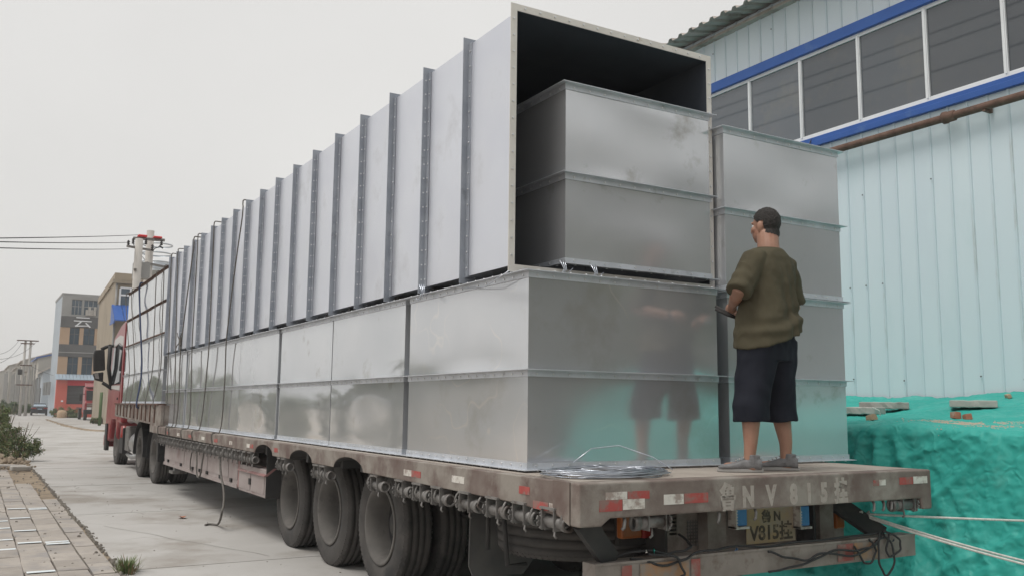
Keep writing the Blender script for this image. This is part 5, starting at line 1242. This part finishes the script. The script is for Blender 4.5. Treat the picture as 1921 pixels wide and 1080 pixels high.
og = (26.0, -27.0); Z = empty('plastered_building', (og[0], og[1], 0), 0, 'tall grey plastered building behind the viewer, mirrored in the upper duct faces', 'building'); ob = bparts(Z, og)
b = MB(); b.box(14, 44, -32, -24, 0, 12.2); ob(b, 'wall', M['render_grey'])
b = MB(); b.box(13.8, 44.2, -32.2, -23.8, 12.2, 12.7); ob(b, 'roof_parapet', M['clad'])
for i in range(9):
    for j in range(4):
        x = 15.5+3.2*i; z = 1.4+2.9*j; b = MB(); b.box(x, x+1.7, -23.998, -23.95, z, z+1.7); w0 = ob(b, 'window', M['pvc'])
        b = MB(); b.box(x+.1, x+1.6, -23.949, -23.93, z+.1, z+1.6); b.v = [(a-og[0], c-og[1], d) for (a, c, d) in b.v]; b.build('pane', M['far_glass'], w0)
# ================================================================== PERSON
def remeshed(b, name, voxel, m, parent, smooth=6, factor=.5, fn=None):
    me0 = b.mesh('tmp', [m]); bm = bmesh.new(); bm.from_mesh(me0); bmesh.ops.recalc_face_normals(bm, faces=bm.faces); bm.to_mesh(me0); bm.free()
    o = bpy.data.objects.new('tmp', me0); COL.objects.link(o)
    r = o.modifiers.new('r', 'REMESH'); r.mode = 'VOXEL'; r.voxel_size = voxel; r.use_smooth_shade = True
    s = o.modifiers.new('s', 'SMOOTH'); s.iterations = smooth; s.factor = factor
    dg = bpy.context.evaluated_depsgraph_get(); me = bpy.data.meshes.new_from_object(o.evaluated_get(dg)); bpy.data.objects.remove(o); bpy.data.meshes.remove(me0)
    me.name = name; me.materials.clear(); me.materials.append(m)
    if fn:
        ns = [v.normal.copy() for v in me.vertices]
        for v, n_ in zip(me.vertices, ns): v.co += n_*fn(v.co, n_)
    for p in me.polygons: p.use_smooth = True
    return link(name, me, parent)
def ell(b, c, rx, ry, rz, rot=None, n=20, k=12):
    c = Vector(c); base = len(b.v); Rm = rot or Matrix.Identity(3)
    for i in range(k+1):
        t = math.pi*i/k
        for j in range(n):
            a = 2*math.pi*j/n; b.v.append(tuple(c+Rm@Vector((rx*math.sin(t)*math.cos(a), ry*math.sin(t)*math.sin(a), rz*math.cos(t)))))
    for i in range(k):
        for j in range(n): b.face([base+i*n+j, base+(i+1)*n+j, base+(i+1)*n+(j+1)%n, base+i*n+(j+1)%n])
def limb(b, pts, rs, n=14):
    P = [Vector(p) for p in pts]; b.tube(P, rs, n); ell(b, P[0], rs[0], rs[0], rs[0], n=12, k=8); ell(b, P[-1], rs[-1], rs[-1], rs[-1], n=12, k=8)
def loft(b, rings, n=28):
    """rings: centre x, y, z, rx, ry, tilt in x, tilt in y"""
    base = len(b.v)
    for (cx_, cy_, cz_, rx, ry, tx, ty) in rings:
        for j in range(n):
            a = 2*math.pi*j/n; ca, sa = math.cos(a), math.sin(a); e = .82
            x = rx*math.copysign(abs(ca)**e, ca); y = ry*math.copysign(abs(sa)**e, sa); b.v.append((cx_+x, cy_+y, cz_+tx*x+ty*y))
    k = len(rings)
    for i in range(k-1):
        for j in range(n): b.face([base+i*n+j, base+i*n+(j+1)%n, base+(i+1)*n+(j+1)%n, base+(i+1)*n+j])
    b.face([base+j for j in range(n)][::-1]); b.face([base+(k-1)*n+j for j in range(n)])
PER = empty('person', (1.725, .285, D+.001), R(8), 'man in an olive T-shirt and black knee-length shorts standing on the trailer deck, back turned', 'person')
LK, RK = (-.18, .03, .47), (.145, .035, .46)
LA, RA = (-.215, .0, .085), (.15, -.02, .085)
HY = R(4)
Hm = Matrix.Rotation(HY, 3, 'Z')
HC = Vector((.095, .055, 1.655))
def H(x, y, z): return HC+Hm@Vector((x, y, z))
b = MB()
# legs
for (K_, A_2, hx) in ((LK, LA, -.10), (RK, RA, .09)):
    limb(b, [(hx, 0, .92), ((hx+K_[0])/2, .02, .70), K_, (K_[0]*.55+A_2[0]*.45+.0, K_[1]-.035, .33), (K_[0]*.25+A_2[0]*.75, A_2[1]-.005, .18), A_2, (A_2[0], A_2[1]+.01, .05)], [.075, .070, .058, .060, .043, .036, .036])
    d = Vector((-math.sin(R(36)), math.cos(R(36)), 0)); limb(b, [Vector(A_2)-d*.02+Vector((0, 0, -.045)), Vector(A_2)+d*.14+Vector((0, 0, -.055))], [.036, .03])
# trunk and neck under the shirt
loft(b, [(0, 0, .88, .13, .10, 0, 0), (.02, .01, 1.05, .15, .11, 0, 0), (.04, .01, 1.25, .16, .10, 0, 0), (.05, .0, 1.40, .15, .085, 0, 0), (.055, .0, 1.46, .08, .07, 0, 0)])
limb(b, [(.055, .0, 1.42), (.065, .012, 1.50), (.085, .03, 1.58)], [.078, .074, .074])
# arms: upper arm down, forearm bent forward and inward
arms = {}
for s, S_, E_, Wr in ((-1, (-.145, .0, 1.385), (-.285, .005, 1.165), (-.10, .20, 1.10)), (1, (.255, .0, 1.375), (.36, .02, 1.115), (.18, .22, 1.05))):
    S_, E_, Wr = Vector(S_), Vector(E_), Vector(Wr)
    limb(b, [S_, (S_+E_)/2, E_, E_+(Wr-E_)*.3, E_+(Wr-E_)*.7, Wr], [.056, .052, .044, .046, .036, .029]); arms[s] = (E_, Wr)
    # hand: palm, four bent fingers, thumb off the side
    d = (Wr-E_).normalized(); up_v = Vector((0, 0, 1)); side_v = d.cross(up_v).normalized()*s; nrm = side_v.cross(d).normalized()
    if nrm.z < 0: nrm = -nrm
    pc = Wr+d*.05
    limb(b, [Wr, Wr+d*.035, Wr+d*.085], [.027, .030, .031]); ell(b, pc, .026, .046, .040)
    inn = -side_v
    for q in range(4):
        off = (q-1.5)*.0185; L_ = (.068, .078, .074, .060)[q]
        k0 = Wr+d*.088+nrm*(-off)*1.0; k1 = k0+d*L_*.45+inn*.008; k2 = k1+d*L_*.16+inn*L_*.32; k3 = k2-d*L_*.10+inn*L_*.22
        limb(b, [k0, k1, k2, k3], [.0095, .0090, .0082, .0072], 10)
    t0 = Wr+d*.025+nrm*.022; t1 = t0+d*.035+nrm*.022+inn*.012; t2 = t1+d*.032+inn*.018-nrm*.004
    limb(b, [t0, t1, t2], [.013, .011, .009], 10)
# head: skull, jaw, nose, brow, lips, chin, ears
Rh = Hm
ell(b, H(0, -.012, .025), .076, .095, .098, Rh, 28, 18); ell(b, H(0, .025, -.045), .062, .070, .072, Rh); ell(b, H(0, .055, -.085), .034, .030, .026, Rh)
ell(b, H(0, -.045, -.055), .062, .055, .06, Rh); limb(b, [H(0, .085, .01), H(0, .103, -.022), H(0, .098, -.032)], [.010, .014, .012], 10)
ell(b, H(0, .078, .030), .050, .016, .012, Rh); ell(b, H(0, .083, -.062), .024, .011, .008, Rh); ell(b, H(0, .082, -.072), .021, .011, .008, Rh)
for s in (-1, 1):
    ell(b, H(s*.040, .058, -.02), .026, .028, .024, Rh); ell(b, H(s*.015, .095, -.030), .009, .010, .008, Rh)
    ell(b, H(s*.079, -.008, -.005), .011, .023, .034, Matrix.Rotation(HY-s*.35, 3, 'Z')); ell(b, H(s*.077, .0, -.030), .010, .012, .014, Rh)
body = remeshed(b, 'body', .0052, M['skin'], PER, 4)
for s in (-1, 1):
    q = MB(); q.smooth = True; ell(q, H(s*.031, .073, .008), .012, .010, .008, Rh, 14, 10); e_ = q.build('eye', M['pvc'], PER, fix=False); q = MB(); q.smooth = True; ell(q, H(s*.031, .0815, .008), .005, .003, .005, Rh, 10, 8); q.build('iris', M['black'], e_, fix=False)
# hair cap, cropped at the nape and round the ears
bm = bmesh.new(); bm.from_mesh(body.data)
keep = []
Hi = Hm.transposed()
hb = MB(); hb.smooth = True
hv = {}
for f in bm.faces:
    c = Hi@(f.calc_center_median()-HC)
    if c.length > .17: continue
    hair_line = (.052+.020*(1-min(1, abs(c.x)/.06))) if c.y > .035 else (.03-1.1*(c.y+.0)*-.55 if False else None)
    ok = False
    if c.y > .045: ok = c.z > .068
    elif c.y > -.0: ok = c.z > .020+.9*max(0, c.y-.01)
    elif c.y > -.045: ok = c.z > .030 if (abs(c.x) > .068 and c.z < .032 and c.y > -.03) else c.z > -.028
    else: ok = c.z > -.062-.016*math.cos(c.x*25)+.010*nz(c.x*70, c.z*30, 3)
    if abs(c.x) > .082: ok = False
    if ok: keep.append(f)
for f in keep:
    ids = []
    for v in f.verts:
        if v.index not in hv:
            hv[v.index] = len(hb.v); c = Hi@(v.co-HC); t = .0065+.0045*nz(v.co.x*110, v.co.y*110, v.co.z*110)+.002*nz(v.co.x*40, v.co.y*40, v.co.z*40)+.004*max(0, c.z-.02)/.08
            t *= .3+.7*max(0, min(1, (c.z+.055)/.06)); hb.v.append(tuple(v.co+v.normal*max(.0012, t)))
        ids.append(hv[v.index])
    hb.face(ids)
bm.free(); hb.build('hair', M['hair'], PER)
# T-shirt
b = MB()
loft(b, [(.012, .0, .865, .232, .196, .32, 0), (.014, .002, .95, .232, .188, .18, 0), (.022, .008, 1.04, .222, .165, .05, 0), (.032, .004, 1.15, .212, .148, 0, 0), (.042, .0, 1.28, .212, .134, 0, 0), (.050, -.004, 1.36, .214, .124, 0, 0), (.054, -.006, 1.42, .180, .107, 0, 0), (.062, .002, 1.47, .112, .090, 0, 0), (.066, .006, 1.492, .090, .080, 0, .12)])
for s, S_, Lc in ((-1, (-.118, -.002, 1.385), .80), (1, (.222, -.002, 1.375), .82)):
    E_, Wr = arms[s]; S_ = Vector(S_); en = S_+(E_-S_)*(1.02 if s < 0 else .93)
    b.tube([S_+Vector((-s*.05, 0, .02)), S_, S_+(en-S_)*.5, en], [.085, .088, .084, .080], 18)
    ell(b, S_, .088, .088, .085)
def folds(v, n_):
    h = 0; back = max(0, -n_.y)
    low = max(0, min(1, (1.40-v.z)/.25))
    if abs(v.x) < .24:
        ph = v.x*70+v.z*7+2.2*nz(v.x*3, 2, v.z*2.2)
        m_ = max(0, min(1, (v.x+.02)/.08))*low
        h += back*(.013*m_*(1-1.6*abs(math.sin(ph*.5)))+.004*low*math.sin(v.x*38+v.z*3))
        wv = v.x*12-v.z*58; k_ = math.exp(-((v.z-.98-.25*(v.x))/.075)**2)
        h += .008*k_*math.sin(wv+3*nz(v.x*5, v.z*5))*(.4+back)
        h += .006*math.exp(-((v.z-.985)/.05)**2)*max(0, v.x)*3*back
    else:
        h += .004*math.sin(v.z*55+v.x*20+3*nz(v.x*6, v.z*6, v.y*6))
    return h+.011*(.4-abs(nz(v.x*7+v.z*3, v.y*7, v.z*4)))+.006*nz(v.x*11, v.y*11, v.z*9)+.003*nz(v.x*28, v.y*28, v.z*20)
sh = remeshed(b, 'shirt', .0075, M['shirt'], PER, 5, .5, folds)
b = MB(); n = 30
b.lathe([(-.006, .0), (.0, .004), (.006, .0)], 4, 'z') if False else None
b.tube([(.067+.086*math.cos(2*math.pi*k/n), .010+.078*math.sin(2*math.pi*k/n), 1.489+.006*math.sin(2*math.pi*k/n)) for k in range(n+1)], .0065, 8); b.build('collar', M['shirt'], sh)
# shorts
b = MB()
loft(b, [(.012, .0, .99, .185, .13, 0, 0), (.01, .0, .92, .200, .138, 0, 0), (.005, -.004, .82, .212, .150, 0, 0), (-.002, -.004, .72, .213, .142, 0, 0)])
for (K_, hx, cx_) in ((LK, -.10, -.175), (RK, .095, .135)):
    loft(b, [(hx, -.004, .86, .108, .145, 0, 0), ((hx*1.1), .004, .70, .113, .135, 0, 0), ((hx+cx_)/2, .012, .55, .108, .118, 0, 0), (cx_, .012, .42, .106, .110, 0, 0), (cx_, .006, .325, .110, .112, .05, 0)], 24)
def sfold(v, n_):
    return .003*math.sin(v.z*22+v.x*26+4*nz(v.x*5, v.y*5, v.z*4))+.007*nz(v.x*7, v.y*7, v.z*5)+.004*nz(v.x*20, v.y*20, v.z*14)
remeshed(b, 'shorts', .0075, M['shorts'], PER, 5, .5, sfold)
# shoes
for (A_2, ang) in ((LA, R(40)), (RA, R(34))):
    Rm = Matrix.Rotation(ang, 3, 'Z'); o0 = Vector((A_2[0], A_2[1], 0))
    S = lambda x, y, z: o0+Rm@Vector((x, y, z))
    b = MB()
    base = len(b.v); rings = [(-.078, .030, .075, .014), (-.06, .037, .088, .012), (-.02, .040, .092, .012), (.03, .042, .080, .012), (.08, .047, .062, .012), (.13, .049, .050, .012), (.17, .043, .042, .014), (.198, .024, .032, .018)]
    n = 20
    for (y, hw, top, bot) in rings:
        for j in range(n):
            a = 2*math.pi*j/n; zc = (top+bot)/2+.004; b.v.append(tuple(S(hw*math.copysign(abs(math.cos(a))**.7, math.cos(a)), y, zc+(top-bot)/2*math.copysign(abs(math.sin(a))**.75, math.sin(a)))))
    for i in range(len(rings)-1):
        for j in range(n): b.face([base+i*n+j, base+i*n+(j+1)%n, base+(i+1)*n+(j+1)%n, base+(i+1)*n+j])
    b.face([base+j for j in range(n)][::-1]); b.face([base+(len(rings)-1)*n+j for j in range(n)])
    b.tube([S(0, -.02, .06), S(0, -.025, .112)], [.042, .045], 16)
    so1 = remeshed(b, 'shoe', .005, M['shoe'], PER, 3)
    b = MB(); ol = []
    for k in range(28):
        a = 2*math.pi*k/28; yv = .058+.148*math.sin(a); hw = .038+.012*math.sin(a*1.0)*1.0; ol.append((hw*math.cos(a), yv))
    P = [S(x, y, 0) for x, y in ol]
    b.v = [(p.x, p.y, .0) for p in P]+[(p.x, p.y, .024) for p in P]; m_ = len(P); b.face(list(range(m_))[::-1]); b.face([m_+i for i in range(m_)])
    for i in range(m_): b.face([i, (i+1) % m_, m_+(i+1) % m_, m_+i])
    bevel(b.build('sole', M['sole'], so1), .006)
    b = MB()
    for k in range(4): b.tube([S(-.024, .035+.024*k, .088-.009*k), S(0, .04+.024*k, .096-.010*k), S(.024, .035+.024*k, .088-.009*k)], .0038, 6)
    b.build('lace', M['sole'], so1)
# pliers held at the waist
pv = Matrix.Translation(PER.location) @ Matrix.Rotation(R(8), 4, 'Z')
hl = arms[-1][1]; b = MB(); q0 = pv@Vector((-.155, .30, 1.085)); q1 = at(1381, 597, .48)
b.tube([q0, q0+(q1-q0)*.6, q1], [.011, .013, .006], 8); b.tube([q0+Vector((.0, .0, .02)), q0+(q1-q0)*.6+Vector((0, 0, .008)), q1+Vector((-.0, 0, .01))], [.011, .012, .005], 8)
tag(b.build('pliers', M['chassis']), 'dark steel pliers held low in front of the man', 'pliers')
# ================================================================== HAZE
hz = MB(); hz.box(-425, 425, -105, 705, -1.02, 17.5); hm = bpy.data.materials.new('pale_haze'); hm.use_nodes = True
hn = hm.node_tree; hn.nodes.clear(); ho = hn.nodes.new('ShaderNodeOutputMaterial'); hv_ = hn.nodes.new('ShaderNodeVolumePrincipled')
hv_.inputs['Color'].default_value = (.97, .975, .985, 1); hv_.inputs['Density'].default_value = .0011
hn.links.new(hv_.outputs[0], ho.inputs['Volume'])
tag(hz.build('haze', hm), kind='stuff')
